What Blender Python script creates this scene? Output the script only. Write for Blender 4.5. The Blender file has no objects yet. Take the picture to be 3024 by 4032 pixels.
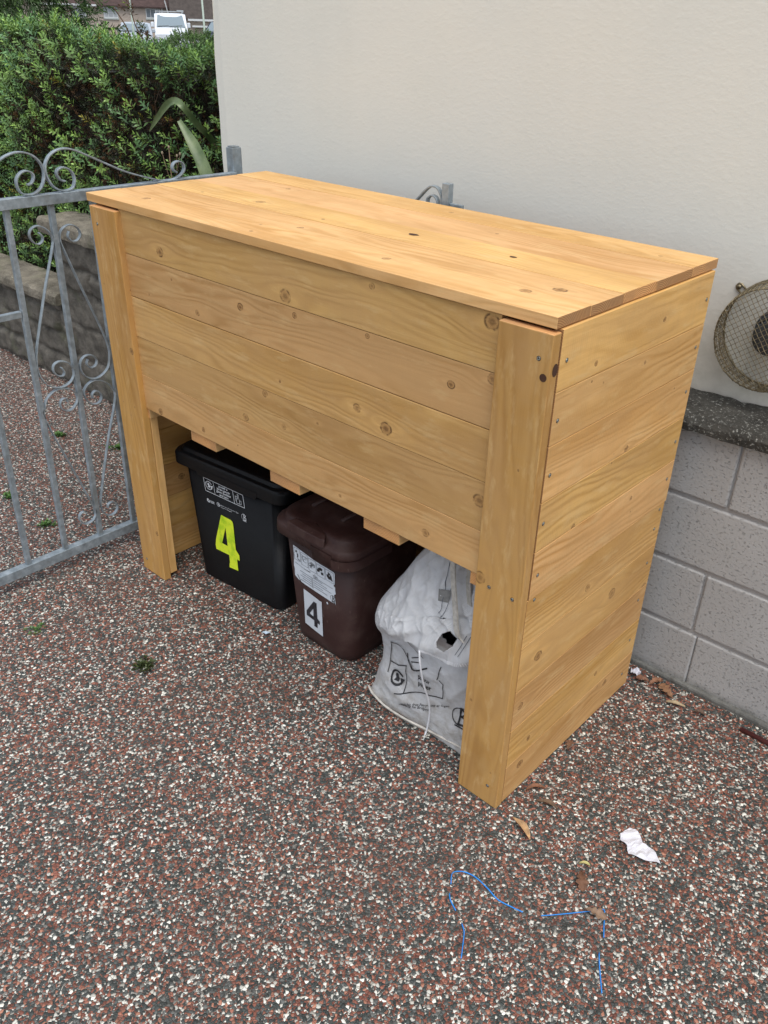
import bpy, bmesh, math, random
import numpy as np
from mathutils import Matrix, Vector, Euler

random.seed(7); rng = np.random.default_rng(11)
S = bpy.context.scene
C = S.collection

# ------------------------------------------------------------------ camera
cam_d = bpy.data.cameras.new("camera"); cam = bpy.data.objects.new("camera", cam_d); C.objects.link(cam)
YAW, PITCH, ROLL, F = -0.720162, -0.535901, 0.033697, 3315.24
cy, sy, cp, sp = math.cos(YAW), math.sin(YAW), math.cos(PITCH), math.sin(PITCH)
fw = Vector((sy*cp, cy*cp, sp)); rt = Vector((cy, -sy, 0)); up = rt.cross(fw)
r2 = math.cos(ROLL)*rt + math.sin(ROLL)*up; u2 = -math.sin(ROLL)*rt + math.cos(ROLL)*up
M = Matrix((r2, u2, -fw)).transposed().to_4x4(); M.translation = Vector((2.53948, -1.38063, 1.85023))
cam.matrix_world = M
cam_d.sensor_fit = 'VERTICAL'; cam_d.sensor_height = 36; cam_d.lens = F/4032*36
cam_d.shift_x = -72.37/4032; cam_d.shift_y = 40.14/4032
cam_d.clip_start = 0.05; cam_d.clip_end = 3000
S.camera = cam

# ------------------------------------------------------------------ sky, sun, exposure
SUN_EL, SUN_AZ = math.radians(68), math.radians(122)     # azimuth measured from +y towards +x
w = bpy.data.worlds.new("World"); S.world = w; w.use_nodes = True
nt = w.node_tree; bg = nt.nodes['Background']
sky = nt.nodes.new('ShaderNodeTexSky'); sky.sky_type = 'NISHITA'; sky.sun_disc = False
sky.sun_elevation = SUN_EL; sky.sun_rotation = SUN_AZ
hs = nt.nodes.new('ShaderNodeHueSaturation'); hs.inputs['Saturation'].default_value = 0.42
nt.links.new(sky.outputs[0], hs.inputs['Color']); nt.links.new(hs.outputs[0], bg.inputs[0])
bg.inputs[1].default_value = 0.11
sd = bpy.data.lights.new("sun", 'SUN'); sun = bpy.data.objects.new("sun", sd); C.objects.link(sun)
sd.energy = 1.5; sd.angle = math.radians(50); sd.color = (1.0, .965, .91)
sdir = Vector((math.sin(SUN_AZ)*math.cos(SUN_EL), math.cos(SUN_AZ)*math.cos(SUN_EL), math.sin(SUN_EL)))
sun.rotation_euler = sdir.to_track_quat('Z', 'Y').to_euler()
S.view_settings.view_transform = 'Standard'; S.view_settings.look = 'None'
S.view_settings.gamma = 1; S.view_settings.use_curve_mapping = False
S.view_settings.exposure = 0.95

# ------------------------------------------------------------------ node helpers
def mat(name):
    m = bpy.data.materials.new(name); m.use_nodes = True
    return m, m.node_tree, m.node_tree.nodes['Principled BSDF']
class NB:
    """small helper to write shader maths"""
    def __init__(s, t): s.t = t
    def n(s, typ, **kw):
        nd = s.t.nodes.new(typ)
        for k, v in kw.items(): setattr(nd, k, v)
        return nd
    def setin(s, nd, i, v):
        if hasattr(v, 'is_output') or isinstance(v, bpy.types.NodeSocket): s.t.links.new(v, nd.inputs[i])
        else: nd.inputs[i].default_value = v
    def m(s, op, a, b=0.0, c=None):
        nd = s.n('ShaderNodeMath', operation=op); s.setin(nd, 0, a); s.setin(nd, 1, b)
        if c is not None: s.setin(nd, 2, c)
        return nd.outputs[0]
    def noise(s, vec, scale, detail=3, rough=.55, w=None):
        nd = s.n('ShaderNodeTexNoise')
        if w is not None: nd.noise_dimensions = '4D'; nd.inputs['W'].default_value = w
        s.t.links.new(vec, nd.inputs['Vector']); nd.inputs['Scale'].default_value = scale
        nd.inputs['Detail'].default_value = detail; nd.inputs['Roughness'].default_value = rough
        return nd.outputs['Fac']
    def vor(s, vec, scale, feature='F1', rand=1.0):
        nd = s.n('ShaderNodeTexVoronoi', feature=feature); s.t.links.new(vec, nd.inputs['Vector'])
        nd.inputs['Scale'].default_value = scale; nd.inputs['Randomness'].default_value = rand
        return nd
    def mapr(s, v, a, b, c=0.0, d=1.0, smooth=False):
        nd = s.n('ShaderNodeMapRange'); 
        if smooth: nd.interpolation_type = 'SMOOTHSTEP'
        s.setin(nd, 0, v); nd.inputs[1].default_value = a; nd.inputs[2].default_value = b
        nd.inputs[3].default_value = c; nd.inputs[4].default_value = d
        return nd.outputs[0]
    def mix(s, f, a, b, mode='MIX'):
        nd = s.n('ShaderNodeMix', data_type='RGBA', blend_type=mode)
        s.setin(nd, 0, f); s.setin(nd, 6, a if not isinstance(a, tuple) else (*a, 1) if len(a) == 3 else a)
        s.setin(nd, 7, b if not isinstance(b, tuple) else (*b, 1) if len(b) == 3 else b)
        return nd.outputs[2]
    def ramp(s, f, stops, interp='LINEAR'):
        nd = s.n('ShaderNodeValToRGB'); nd.color_ramp.interpolation = interp
        e = nd.color_ramp.elements
        while len(e) < len(stops): e.new(.5)
        for el, (p, c) in zip(e, stops): el.position = p; el.color = (*c, 1)
        s.t.links.new(f, nd.inputs[0]); return nd.outputs[0]
    def bump(s, bsdf, h, strength=.5, dist=.01):
        nd = s.n('ShaderNodeBump'); nd.inputs['Strength'].default_value = strength; nd.inputs['Distance'].default_value = dist
        s.t.links.new(h, nd.inputs['Height']); s.t.links.new(nd.outputs[0], bsdf.inputs['Normal'])
    def vec(s, x, y, z=0.0):
        nd = s.n('ShaderNodeCombineXYZ'); s.setin(nd, 0, x); s.setin(nd, 1, y); s.setin(nd, 2, z); return nd.outputs[0]
    def coord(s, kind='Object'):
        return s.n('ShaderNodeTexCoord').outputs[kind]

# ------------------------------------------------------------------ materials
def knot_group():
    g = bpy.data.node_groups.new("knot", 'ShaderNodeTree')
    I = g.interface
    for nm in ('U', 'V', 'KU', 'KV', 'R', 'S'): I.new_socket(nm, in_out='INPUT', socket_type='NodeSocketFloat')
    for nm in ('Shift', 'Core', 'Edge', 'Halo', 'Tone'): I.new_socket(nm, in_out='OUTPUT', socket_type='NodeSocketFloat')
    gi = g.nodes.new('NodeGroupInput'); go = g.nodes.new('NodeGroupOutput'); b = NB(g)
    U, V, KU, KV, R, ST = gi.outputs[:6]
    dv = b.m('DIVIDE', b.m('SUBTRACT', V, KV), R)
    du = b.m('DIVIDE', b.m('SUBTRACT', U, KU), b.m('MULTIPLY', R, 1.15))
    d = b.m('SQRT', b.m('ADD', b.m('MULTIPLY', du, du), b.m('MULTIPLY', dv, dv)))
    du2 = b.m('MULTIPLY', du, .42)
    d2 = b.m('SQRT', b.m('ADD', b.m('MULTIPLY', du2, du2), b.m('MULTIPLY', dv, dv)))
    fall = b.m('EXPONENT', b.m('MULTIPLY', b.m('POWER', b.m('MULTIPLY', d2, .33), 2.0), -1.0))
    sh = b.m('MULTIPLY', b.m('MULTIPLY', b.m('DIVIDE', dv, b.m('ADD', d2, .35)), fall), b.m('MULTIPLY', R, 2.5))
    tone = b.m('MULTIPLY', b.mapr(d, .0, 1.2, 1, 0), b.m('ADD', .5, b.m('MULTIPLY', b.m('SINE', b.m('MULTIPLY', d, 6.5)), .5)))
    halo2 = b.m('EXPONENT', b.m('MULTIPLY', b.m('POWER', b.m('MULTIPLY', d2, .55), 2.0), -1.0))
    core = b.m('MULTIPLY', b.mapr(d, .70, 1.05, 1, 0, True), ST)
    edge = b.m('MULTIPLY', b.m('SUBTRACT', b.mapr(d, 1.0, 1.30, 1, 0, True), b.mapr(d, .74, .98, 1, 0, True)), ST)
    for s_, o in zip((sh, core, edge, halo2, tone), go.inputs): g.links.new(s_, o)
    return g
KG = knot_group()

def wood(name, seed, knots=(), light=(.70, .425, .165), dark=(.50, .270, .085), ripple=1.0, mute=0.0):
    """stained pine board: UV is in metres, u along the grain"""
    m, t, p = mat(name); b = NB(t)
    sep = b.n('ShaderNodeSeparateXYZ'); t.links.new(b.coord('UV'), sep.inputs[0]); U, V = sep.outputs[0], sep.outputs[1]
    shift = core = edge = halo = tone = None
    for (ku, kv, r) in knots:
        g = b.n('ShaderNodeGroup'); g.node_tree = KG
        b.setin(g, 0, U); b.setin(g, 1, V); b.setin(g, 2, ku); b.setin(g, 3, kv); b.setin(g, 4, r*.80); b.setin(g, 5, .6+.4*((ku*37.7+kv*91.3) % 1.0))
        o = g.outputs
        shift = o[0] if shift is None else b.m('ADD', shift, o[0])
        core = o[1] if core is None else b.m('MAXIMUM', core, o[1])
        edge = o[2] if edge is None else b.m('MAXIMUM', edge, o[2])
        halo = o[3] if halo is None else b.m('MAXIMUM', halo, o[3])
        tone = o[4] if tone is None else b.m('MAXIMUM', tone, o[4])
    V2 = V if shift is None else b.m('SUBTRACT', V, shift)
    big = b.noise(b.vec(b.m('MULTIPLY', U, 1.1), b.m('MULTIPLY', V2, 7.0), seed), 1.0, 2.5, .5)
    warp = b.noise(b.vec(b.m('MULTIPLY', U, 7.0), b.m('MULTIPLY', V2, 26.0), seed+3), 1.0, 2, .5)
    ph = b.m('ADD', b.m('MULTIPLY', V2, 38.0), b.m('ADD', b.m('MULTIPLY', big, 11.0), b.m('MULTIPLY', warp, .9)))
    fr = b.m('FRACT', ph)
    ring = b.m('POWER', b.mapr(b.m('SUBTRACT', 1.0, b.m('ABSOLUTE', b.m('SUBTRACT', b.m('MULTIPLY', fr, 2.0), 1.0))), 0, 1, 0, 1, True), 1.6)
    vis = b.mapr(b.noise(b.vec(b.m('MULTIPLY', U, 1.7), b.m('MULTIPLY', V, 8.0), seed+9), 1.0, 2), .38, .62, .20, .78)
    streak = b.noise(b.vec(b.m('MULTIPLY', U, 5.0), b.m('MULTIPLY', V2, 330.0), seed), 1.0, 3, .6)
    blotch = b.noise(b.vec(b.m('MULTIPLY', U, 3.2), b.m('MULTIPLY', V, 9.0), seed+5), 1.0, 3, .55)
    vstain = b.noise(b.vec(b.m('MULTIPLY', U, 60.0), b.m('MULTIPLY', V, 10.0), seed+7), 1.0, 2, .5)
    col = b.mix(b.m('MULTIPLY', ring, vis), light, dark)
    col = b.mix(b.mapr(streak, .35, .75, 0, .30), col, dark)
    col = b.mix(b.mapr(big, .50, .64, 0, .60), col, dark)
    col = b.mix(b.mapr(big, .46, .32, 0, .35), col, tuple(min(1, c*1.22) for c in light))
    col = b.mix(b.mapr(blotch, .40, .62, 0, .45), col, (.49, .285, .120))
    col = b.mix(b.mapr(blotch, .42, .25, 0, .25), col, (.72, .50, .24))
    col = b.mix(b.mapr(vstain, .45, .75, 0, .13), col, (.45, .29, .13))
    scf = b.noise(b.vec(b.m('MULTIPLY', U, 9.0), b.m('MULTIPLY', V, 30.0), seed+21), 1.0, 4, .65)
    col = b.mix(b.mapr(scf, .54, .70, 0, .42), col, (.70, .48, .23))
    if mute: col = b.mix(mute, col, (.33, .225, .115))
    if halo is not None:
        col = b.mix(b.m('MULTIPLY', halo, b.mapr(ring, 0, 1, .18, .80)), col, (.40, .225, .092))
        cloud = b.m('MULTIPLY', b.m('MULTIPLY', halo, b.mapr(b.noise(b.vec(b.m('MULTIPLY', U, 24.0), b.m('MULTIPLY', V, 42.0), seed+31), 1.0, 3), .45, .62, 0, 1)), .65)
        col = b.mix(cloud, col, (.40, .235, .10))
        kn = b.noise(b.vec(b.m('MULTIPLY', U, 160.0), b.m('MULTIPLY', V, 160.0), seed), 1.0, 3)
        kc = b.ramp(kn, [(.3, (.28, .145, .050)), (.5, (.42, .230, .085)), (.7, (.25, .120, .040))])
        kc = b.mix(b.m('MULTIPLY', tone, .9), kc, (.07, .028, .010))
        edge = b.m('MULTIPLY', edge, b.mapr(b.noise(b.vec(b.m('MULTIPLY', U, 70.0), b.m('MULTIPLY', V, 70.0), seed+2), 1.0, 2), .38, .58, .1, 1))
        col = b.mix(b.m('MULTIPLY', halo, .45), col, tuple(min(1, c*1.12) for c in light))
        col = b.mix(b.m('MULTIPLY', core, .9), col, kc)
        col = b.mix(b.m('MULTIPLY', edge, .95), col, (.060, .025, .010))
    t.links.new(col, p.inputs['Base Color'])
    t.links.new(b.mapr(blotch, .3, .7, .50, .72), p.inputs['Roughness']); p.inputs['Specular IOR Level'].default_value = .25
    rip = b.m('SINE', b.m('MULTIPLY', U, 780.0))
    rmask = b.mapr(b.noise(b.vec(b.m('MULTIPLY', U, 2.5), b.m('MULTIPLY', V, 16.0), seed+13), 1.0, 2), .5, .62, 0, .22*ripple)
    h = b.m('ADD', b.m('MULTIPLY', streak, .55), b.m('MULTIPLY', b.m('MULTIPLY', rip, rmask), .35))
    h = b.m('ADD', h, b.m('MULTIPLY', ring, b.m('MULTIPLY', vis, -.8)))
    if core is not None: h = b.m('ADD', h, b.m('MULTIPLY', edge, -.7))
    b.bump(p, h, .45, .0012)
    return m

def endgrain(name, seed, tone=1.0):
    m, t, p = mat(name); b = NB(t)
    sep = b.n('ShaderNodeSeparateXYZ'); t.links.new(b.coord('UV'), sep.inputs[0]); U, V = sep.outputs[0], sep.outputs[1]
    cx = .03+.05*math.sin(seed*7.1); 
    a = b.m('SUBTRACT', b.m('FRACT', b.m('DIVIDE', U, .14)), .5); a = b.m('MULTIPLY', a, .14)
    d = b.m('SQRT', b.m('ADD', b.m('POWER', b.m('ADD', a, cx), 2), b.m('POWER', b.m('ADD', V, -1.30), 2)))
    n = b.noise(b.vec(b.m('MULTIPLY', U, 90.), b.m('MULTIPLY', V, 90.), seed), 1, 3)
    r = b.m('SINE', b.m('ADD', b.m('MULTIPLY', d, 1400.0), b.m('MULTIPLY', n, 3.0)))
    col = b.mix(b.mapr(r, -1, 1, .1, .9), (.50*tone, .27*tone, .10*tone), (.24*tone, .10*tone, .035*tone))
    bl = b.noise(b.vec(b.m('MULTIPLY', U, 9.), b.m('MULTIPLY', V, 9.), seed), 1, 2)
    col = b.mix(b.mapr(bl, .4, .65, 0, .5), col, (.30, .17, .08))
    t.links.new(col, p.inputs['Base Color']); p.inputs['Roughness'].default_value = .8
    b.bump(p, n, .5, .002)
    return m

def simple(name, col, rough=.6, metal=0., spec=None, nscale=None, namp=.15, bump=0., bscale=None, dist=.002):
    m, t, p = mat(name); b = NB(t)
    p.inputs['Roughness'].default_value = rough; p.inputs['Metallic'].default_value = metal
    if spec is not None: p.inputs['Specular IOR Level'].default_value = spec
    if nscale:
        n = b.noise(b.coord(), nscale, 4)
        lo = tuple(max(0, c*(1-namp)) for c in col); hi = tuple(min(1, c*(1+namp)) for c in col)
        t.links.new(b.mix(b.mapr(n, .3, .7), lo, hi), p.inputs['Base Color'])
    else: p.inputs['Base Color'].default_value = (*col, 1)
    if bump: b.bump(p, b.noise(b.coord(), bscale or 60, 4), bump, dist)
    return m

def m_ground():
    m, t, p = mat("bound_gravel"); b = NB(t); co = b.coord()
    # slight domain warp keeps the chips angular and irregular
    wn = b.n('ShaderNodeTexNoise'); t.links.new(co, wn.inputs['Vector']); wn.inputs['Scale'].default_value = 90; wn.inputs['Detail'].default_value = 1
    add = b.n('ShaderNodeVectorMath', operation='MULTIPLY_ADD'); t.links.new(wn.outputs['Color'], add.inputs[0])
    add.inputs[1].default_value = (.006, .006, 0); t.links.new(co, add.inputs[2])
    fl = b.n('ShaderNodeVectorMath', operation='MULTIPLY'); t.links.new(add.outputs[0], fl.inputs[0]); fl.inputs[1].default_value = (1, 1, 0)
    P = fl.outputs[0]
    v = b.vor(P, 148); e = b.vor(P, 148, 'DISTANCE_TO_EDGE')
    v2 = b.vor(P, 215)
    sp_ = b.n('ShaderNodeSeparateColor'); t.links.new(v.outputs['Color'], sp_.inputs[0])
    sp2 = b.n('ShaderNodeSeparateColor'); t.links.new(v2.outputs['Color'], sp2.inputs[0])
    patch = b.noise(co, 3.2, 3, .6); patch2 = b.noise(co, .9, 2)
    pick = b.m('ADD', sp_.outputs[0], b.m('MULTIPLY', b.m('SUBTRACT', patch, .5), .36))
    chips = [(0, (.038, .047, .045)), (.16, (.070, .080, .076)), (.26, (.120, .127, .120)), (.33, (.042, .052, .049)),
             (.40, (.215, .080, .055)), (.52, (.285, .115, .078)), (.61, (.160, .060, .042)), (.68, (.36, .165, .110)),
             (.735, (.42, .40, .35)), (.785, (.68, .67, .60)), (.855, (.24, .225, .20)), (.885, (.60, .59, .53)), (.93, (.062, .070, .068))]
    c1 = b.ramp(pick, chips, 'CONSTANT')
    pick2 = b.m('ADD', sp2.outputs[0], b.m('MULTIPLY', b.m('SUBTRACT', patch, .5), .3))
    c2 = b.ramp(pick2, chips, 'CONSTANT')
    usec = b.m('GREATER_THAN', sp_.outputs[1], .74)       # some cells break into smaller chips
    col = b.mix(usec, c1, c2)
    jit = b.mapr(sp_.outputs[2], 0, 1, .70, 1.25)
    h = b.n('ShaderNodeHueSaturation'); t.links.new(col, h.inputs['Color']); b.setin(h, 'Value', jit)
    e2 = b.vor(P, 215, 'DISTANCE_TO_EDGE')
    ed = b.m('ADD', b.m('MULTIPLY', e.outputs[0], b.m('SUBTRACT', 1.0, usec)), b.m('MULTIPLY', e2.outputs[0], b.m('MULTIPLY', usec, 1.0)))
    gap = b.mapr(ed, .005, .07, .0, 1, True)
    col = b.mix(gap, (.030, .026, .022), h.outputs[0])
    dirt = b.m('MAXIMUM', b.mapr(b.noise(co, 7, 4, .65), .56, .78, 0, .26), b.mapr(b.noise(co, 1.7, 5, .62), .52, .72, 0, .26))
    col = b.mix(dirt, col, (.060, .045, .035))
    col = b.mix(b.mapr(patch2, .45, .7, 0, .07), col, (.10, .085, .075))
    t.links.new(col, p.inputs['Base Color']); p.inputs['Roughness'].default_value = .55
    p.inputs['Specular IOR Level'].default_value = .35
    dome = b.mapr(ed, 0, .35, 0, 1, True)
    tilt = b.m('MULTIPLY', sp_.outputs[1], .7)
    b.bump(p, b.m('ADD', b.m('MULTIPLY', dome, b.m('ADD', .5, tilt)), b.m('MULTIPLY', v.outputs['Distance'], -.3)), .7, .0028)
    return m

def m_render():
    m, t, p = mat("cream_render"); b = NB(t); co = b.coord()
    st = b.noise(co, .8, 4, .55); st2 = b.noise(co, 5, 3, .6)
    col = b.mix(b.mapr(st, .35, .68), (.730, .705, .630), (.675, .675, .630))
    col = b.mix(b.mapr(st2, .5, .75, 0, .10), col, (.56, .57, .50))
    ms = b.n('ShaderNodeMapping'); t.links.new(co, ms.inputs[0]); ms.inputs['Scale'].default_value = (7, 7, .5)
    stk = b.noise(ms.outputs[0], 1.0, 4, .6)
    col = b.mix(b.mapr(stk, .52, .72, 0, .06), col, (.52, .51, .44))
    sz = b.n('ShaderNodeSeparateXYZ'); t.links.new(co, sz.inputs[0])
    spl = b.m('MULTIPLY', b.mapr(sz.outputs[2], 1.35, .92, 0, 1), b.mapr(b.noise(co, 16, 4, .7), .42, .68, 0, .35))
    col = b.mix(spl, col, (.42, .41, .34))
    t.links.new(col, p.inputs['Base Color']); p.inputs['Roughness'].default_value = .75; p.inputs['Specular IOR Level'].default_value = .25
    mp = b.n('ShaderNodeMapping'); t.links.new(co, mp.inputs[0]); mp.inputs['Rotation'].default_value = (0, .5, 0); mp.inputs['Scale'].default_value = (1, 1, 1.8)
    n1 = b.noise(mp.outputs[0], 42, 4, .6); v = b.vor(mp.outputs[0], 60, 'SMOOTH_F1')
    hh = b.m('ADD', b.mapr(n1, .45, .75), b.m('MULTIPLY', b.noise(co, 9, 2), .8))
    hh = b.m('ADD', hh, b.m('MULTIPLY', b.mapr(v.outputs[0], .1, .4, 1, 0), .35))
    b.bump(p, hh, .10, .003)
    return m

def m_block():
    m, t, p = mat("grey_painted_block"); b = NB(t); co = b.coord()
    col = b.mix(b.mapr(b.noise(co, 3, 4), .3, .7), (.350, .347, .342), (.415, .412, .406))
    sep = b.n('ShaderNodeSeparateXYZ'); t.links.new(co, sep.inputs[0])
    lowm = b.m('MULTIPLY', b.mapr(sep.outputs[2], .05, .0, 0, 1, True), b.mapr(b.noise(co, 14, 3), .3, .6, .3, 1))
    col = b.mix(lowm, col, (.10, .10, .085))
    t.links.new(col, p.inputs['Base Color']); p.inputs['Roughness'].default_value = .6
    mp = b.n('ShaderNodeMapping'); t.links.new(co, mp.inputs[0]); mp.inputs['Scale'].default_value = (1, 1, 1.6)
    n1 = b.noise(mp.outputs[0], 88, 4, .6); n2 = b.noise(mp.outputs[0], 34, 2)
    pit = b.m('MULTIPLY', b.mapr(n1, .57, .66, 0, 1, True), b.mapr(n2, .38, .60, .35, 1))
    b.bump(p, b.m('ADD', b.m('MULTIPLY', pit, -1.0), b.m('MULTIPLY', b.noise(co, 160, 2), .3)), .8, .006)
    return m

def m_stone(name, base, lich, seed, lamt=.62, bs=1.0):
    m, t, p = mat(name); b = NB(t); co = b.coord()
    n = b.noise(co, 9, 6, .7, seed)
    col = b.ramp(n, [(.30, tuple(c*.45 for c in base)), (.5, base), (.68, tuple(c*1.55 for c in base))])
    sp_ = b.noise(co, 105, 5, .75, seed+1)
    col = b.mix(b.mapr(sp_, lamt, lamt+.08, 0, .85), col, lich)
    col = b.mix(b.mapr(b.noise(co, 4, 3, .6, seed+2), .55, .72, 0, .4), col, (.10, .12, .05))
    sp3 = b.noise(co, 110, 3, .7, seed+4)
    col = b.mix(b.mapr(sp3, .57, .45, 0, .0), col, (.02, .02, .02))
    t.links.new(col, p.inputs['Base Color']); p.inputs['Roughness'].default_value = .9; p.inputs['Specular IOR Level'].default_value = .2
    b.bump(p, b.m('ADD', n, b.m('MULTIPLY', sp_, .7)), .9*bs, .012)
    return m

def m_galv():
    m, t, p = mat("galvanised_steel"); b = NB(t); co = b.coord()
    n = b.noise(co, 40, 5, .65); n2 = b.noise(co, 11, 3)
    col = b.ramp(n, [(.3, (.20, .235, .26)), (.52, (.28, .33, .365)), (.72, (.40, .455, .50))])
    col = b.mix(b.mapr(n2, .55, .72, 0, .5), col, (.20, .20, .185))
    t.links.new(col, p.inputs['Base Color']); p.inputs['Metallic'].default_value = .45
    t.links.new(b.mapr(n, .3, .7, .42, .68), p.inputs['Roughness'])
    b.bump(p, n, .25, .0015)
    return m

def m_attr(name, rough=.5, spec=.4, trans=.0):
    m, t, p = mat(name); b = NB(t)
    a = b.n('ShaderNodeAttribute', attribute_name='tint')
    t.links.new(a.outputs['Color'], p.inputs['Base Color']); p.inputs['Roughness'].default_value = rough
    p.inputs['Specular IOR Level'].default_value = spec
    if trans:
        tr = b.n('ShaderNodeBsdfTranslucent'); t.links.new(a.outputs['Color'], tr.inputs[0])
        mx = b.n('ShaderNodeMixShader'); mx.inputs[0].default_value = trans
        t.links.new(p.outputs[0], mx.inputs[1]); t.links.new(tr.outputs[0], mx.inputs[2])
        t.links.new(mx.outputs[0], t.nodes['Material Output'].inputs[0])
    return m

def m_sack():
    m, t, p = mat("woven_sack"); b = NB(t); co = b.coord()
    sep = b.n('ShaderNodeSeparateXYZ'); t.links.new(co, sep.inputs[0])
    n = b.noise(co, 7, 5, .65); n2 = b.noise(co, 26, 4, .65)
    col = b.mix(b.mapr(n, .4, .7, 0, .55), (.60, .61, .63), (.40, .41, .42))
    col = b.mix(b.mapr(n2, .50, .72, 0, .35), col, (.36, .34, .31))
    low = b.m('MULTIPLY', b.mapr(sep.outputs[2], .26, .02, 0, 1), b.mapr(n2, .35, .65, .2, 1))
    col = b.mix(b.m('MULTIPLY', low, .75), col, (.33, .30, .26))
    t.links.new(col, p.inputs['Base Color']); p.inputs['Roughness'].default_value = .5; p.inputs['Specular IOR Level'].default_value = .35
    wv = b.m('ADD', b.m('SINE', b.m('MULTIPLY', sep.outputs[0], 2100.)), b.m('SINE', b.m('MULTIPLY', sep.outputs[2], 2100.)))
    b.bump(p, b.m('ADD', b.m('MULTIPLY', wv, .12), b.m('ADD', n2, b.m('MULTIPLY', b.noise(co, 60, 3), .3))), .55, .006)
    return m

def m_plastic(name, col, scuff, rough=.42, sc=.5):
    m, t, p = mat(name); b = NB(t); co = b.coord(); p.inputs['Specular IOR Level'].default_value = .30
    n = b.noise(co, 12, 5, .7)
    mp = b.n('ShaderNodeMapping'); t.links.new(co, mp.inputs[0]); mp.inputs['Scale'].default_value = (1, 1, .25); mp.inputs['Rotation'].default_value = (0, .4, 0)
    s1 = b.noise(mp.outputs[0], 80, 3, .7)
    c = b.mix(b.mapr(n, .45, .75, 0, sc), col, scuff)
    c = b.mix(b.mapr(s1, .66, .76, 0, sc), c, tuple(min(1, x*1.8+.01) for x in scuff))
    t.links.new(c, p.inputs['Base Color']); t.links.new(b.mapr(n, .3, .7, rough-.06, rough+.12), p.inputs['Roughness'])
    b.bump(p, b.noise(co, 300, 2), .15, .001)
    return m

GALV = m_galv(); GROUND = m_ground(); RENDER = m_render(); BLOCK = m_block()
CAP_D = m_stone("dark_coping_concrete", (.060, .057, .050), (.42, .42, .38), 1.0, .555)
CAP_L = m_stone("mossy_coping_concrete", (.19, .17, .135), (.42, .40, .30), 2.0, .57, .9)
STONE = m_stone("rough_wall_stone", (.120, .110, .094), (.50, .49, .46), 3.0, .65)
FOLI = m_attr("leaf", .42, .45, .12); BARK = simple("twig_bark", (.10, .062, .038), .9, nscale=40, namp=.4)
DRY = m_attr("dry_leaf", .75, .2)
BLACKP = m_plastic("black_plastic", (.0013, .0016, .0026), (.004, .005, .006), .52, .4)
BROWNP = m_plastic("brown_plastic", (.036, .0155, .0135), (.075, .045, .038), .50, .7)
SACK = m_sack()
INK = simple("black_print", (.015, .015, .018), .5)
INKG = simple("grey_print", (.09, .10, .12), .6)
WPRINT = simple("white_print", (.62, .65, .68), .5)
LABEL = simple("label_paper", (.60, .65, .71), .45, nscale=30, namp=.06)
CARD = simple("card_paper", (.57, .61, .66), .45, nscale=14, namp=.05)
TAPE = simple("worn_black_tape", (.020, .020, .028), .4, nscale=70, namp=.7)
def m_fluo():
    m, t, p = mat("fluorescent_tape"); b = NB(t); co = b.coord()
    n = b.noise(co, 22, 3, .6)
    col = b.mix(b.mapr(n, .48, .66, 0, 1), (.72, .86, .035), (.42, .66, .015))
    t.links.new(col, p.inputs['Base Color']); p.inputs['Roughness'].default_value = .35
    b.bump(p, n, .3, .004); return m
FLUO = m_fluo()
SCREW = simple("zinc_screw", (.32, .36, .34), .35, .8)
HOLE = simple("drilled_hole", (.060, .024, .011), .9)
WIRE = simple("tarnished_wire", (.25, .205, .125), .45, .6, nscale=90, namp=.45)
FLUEM = simple("flue_plastic", (.050, .053, .056), .6, nscale=30, namp=.3)
WHITEP = simple("white_painted", (.62, .64, .64), .5)
GLASSD = simple("window_glass", (.16, .19, .22), .08, spec=.8)

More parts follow.
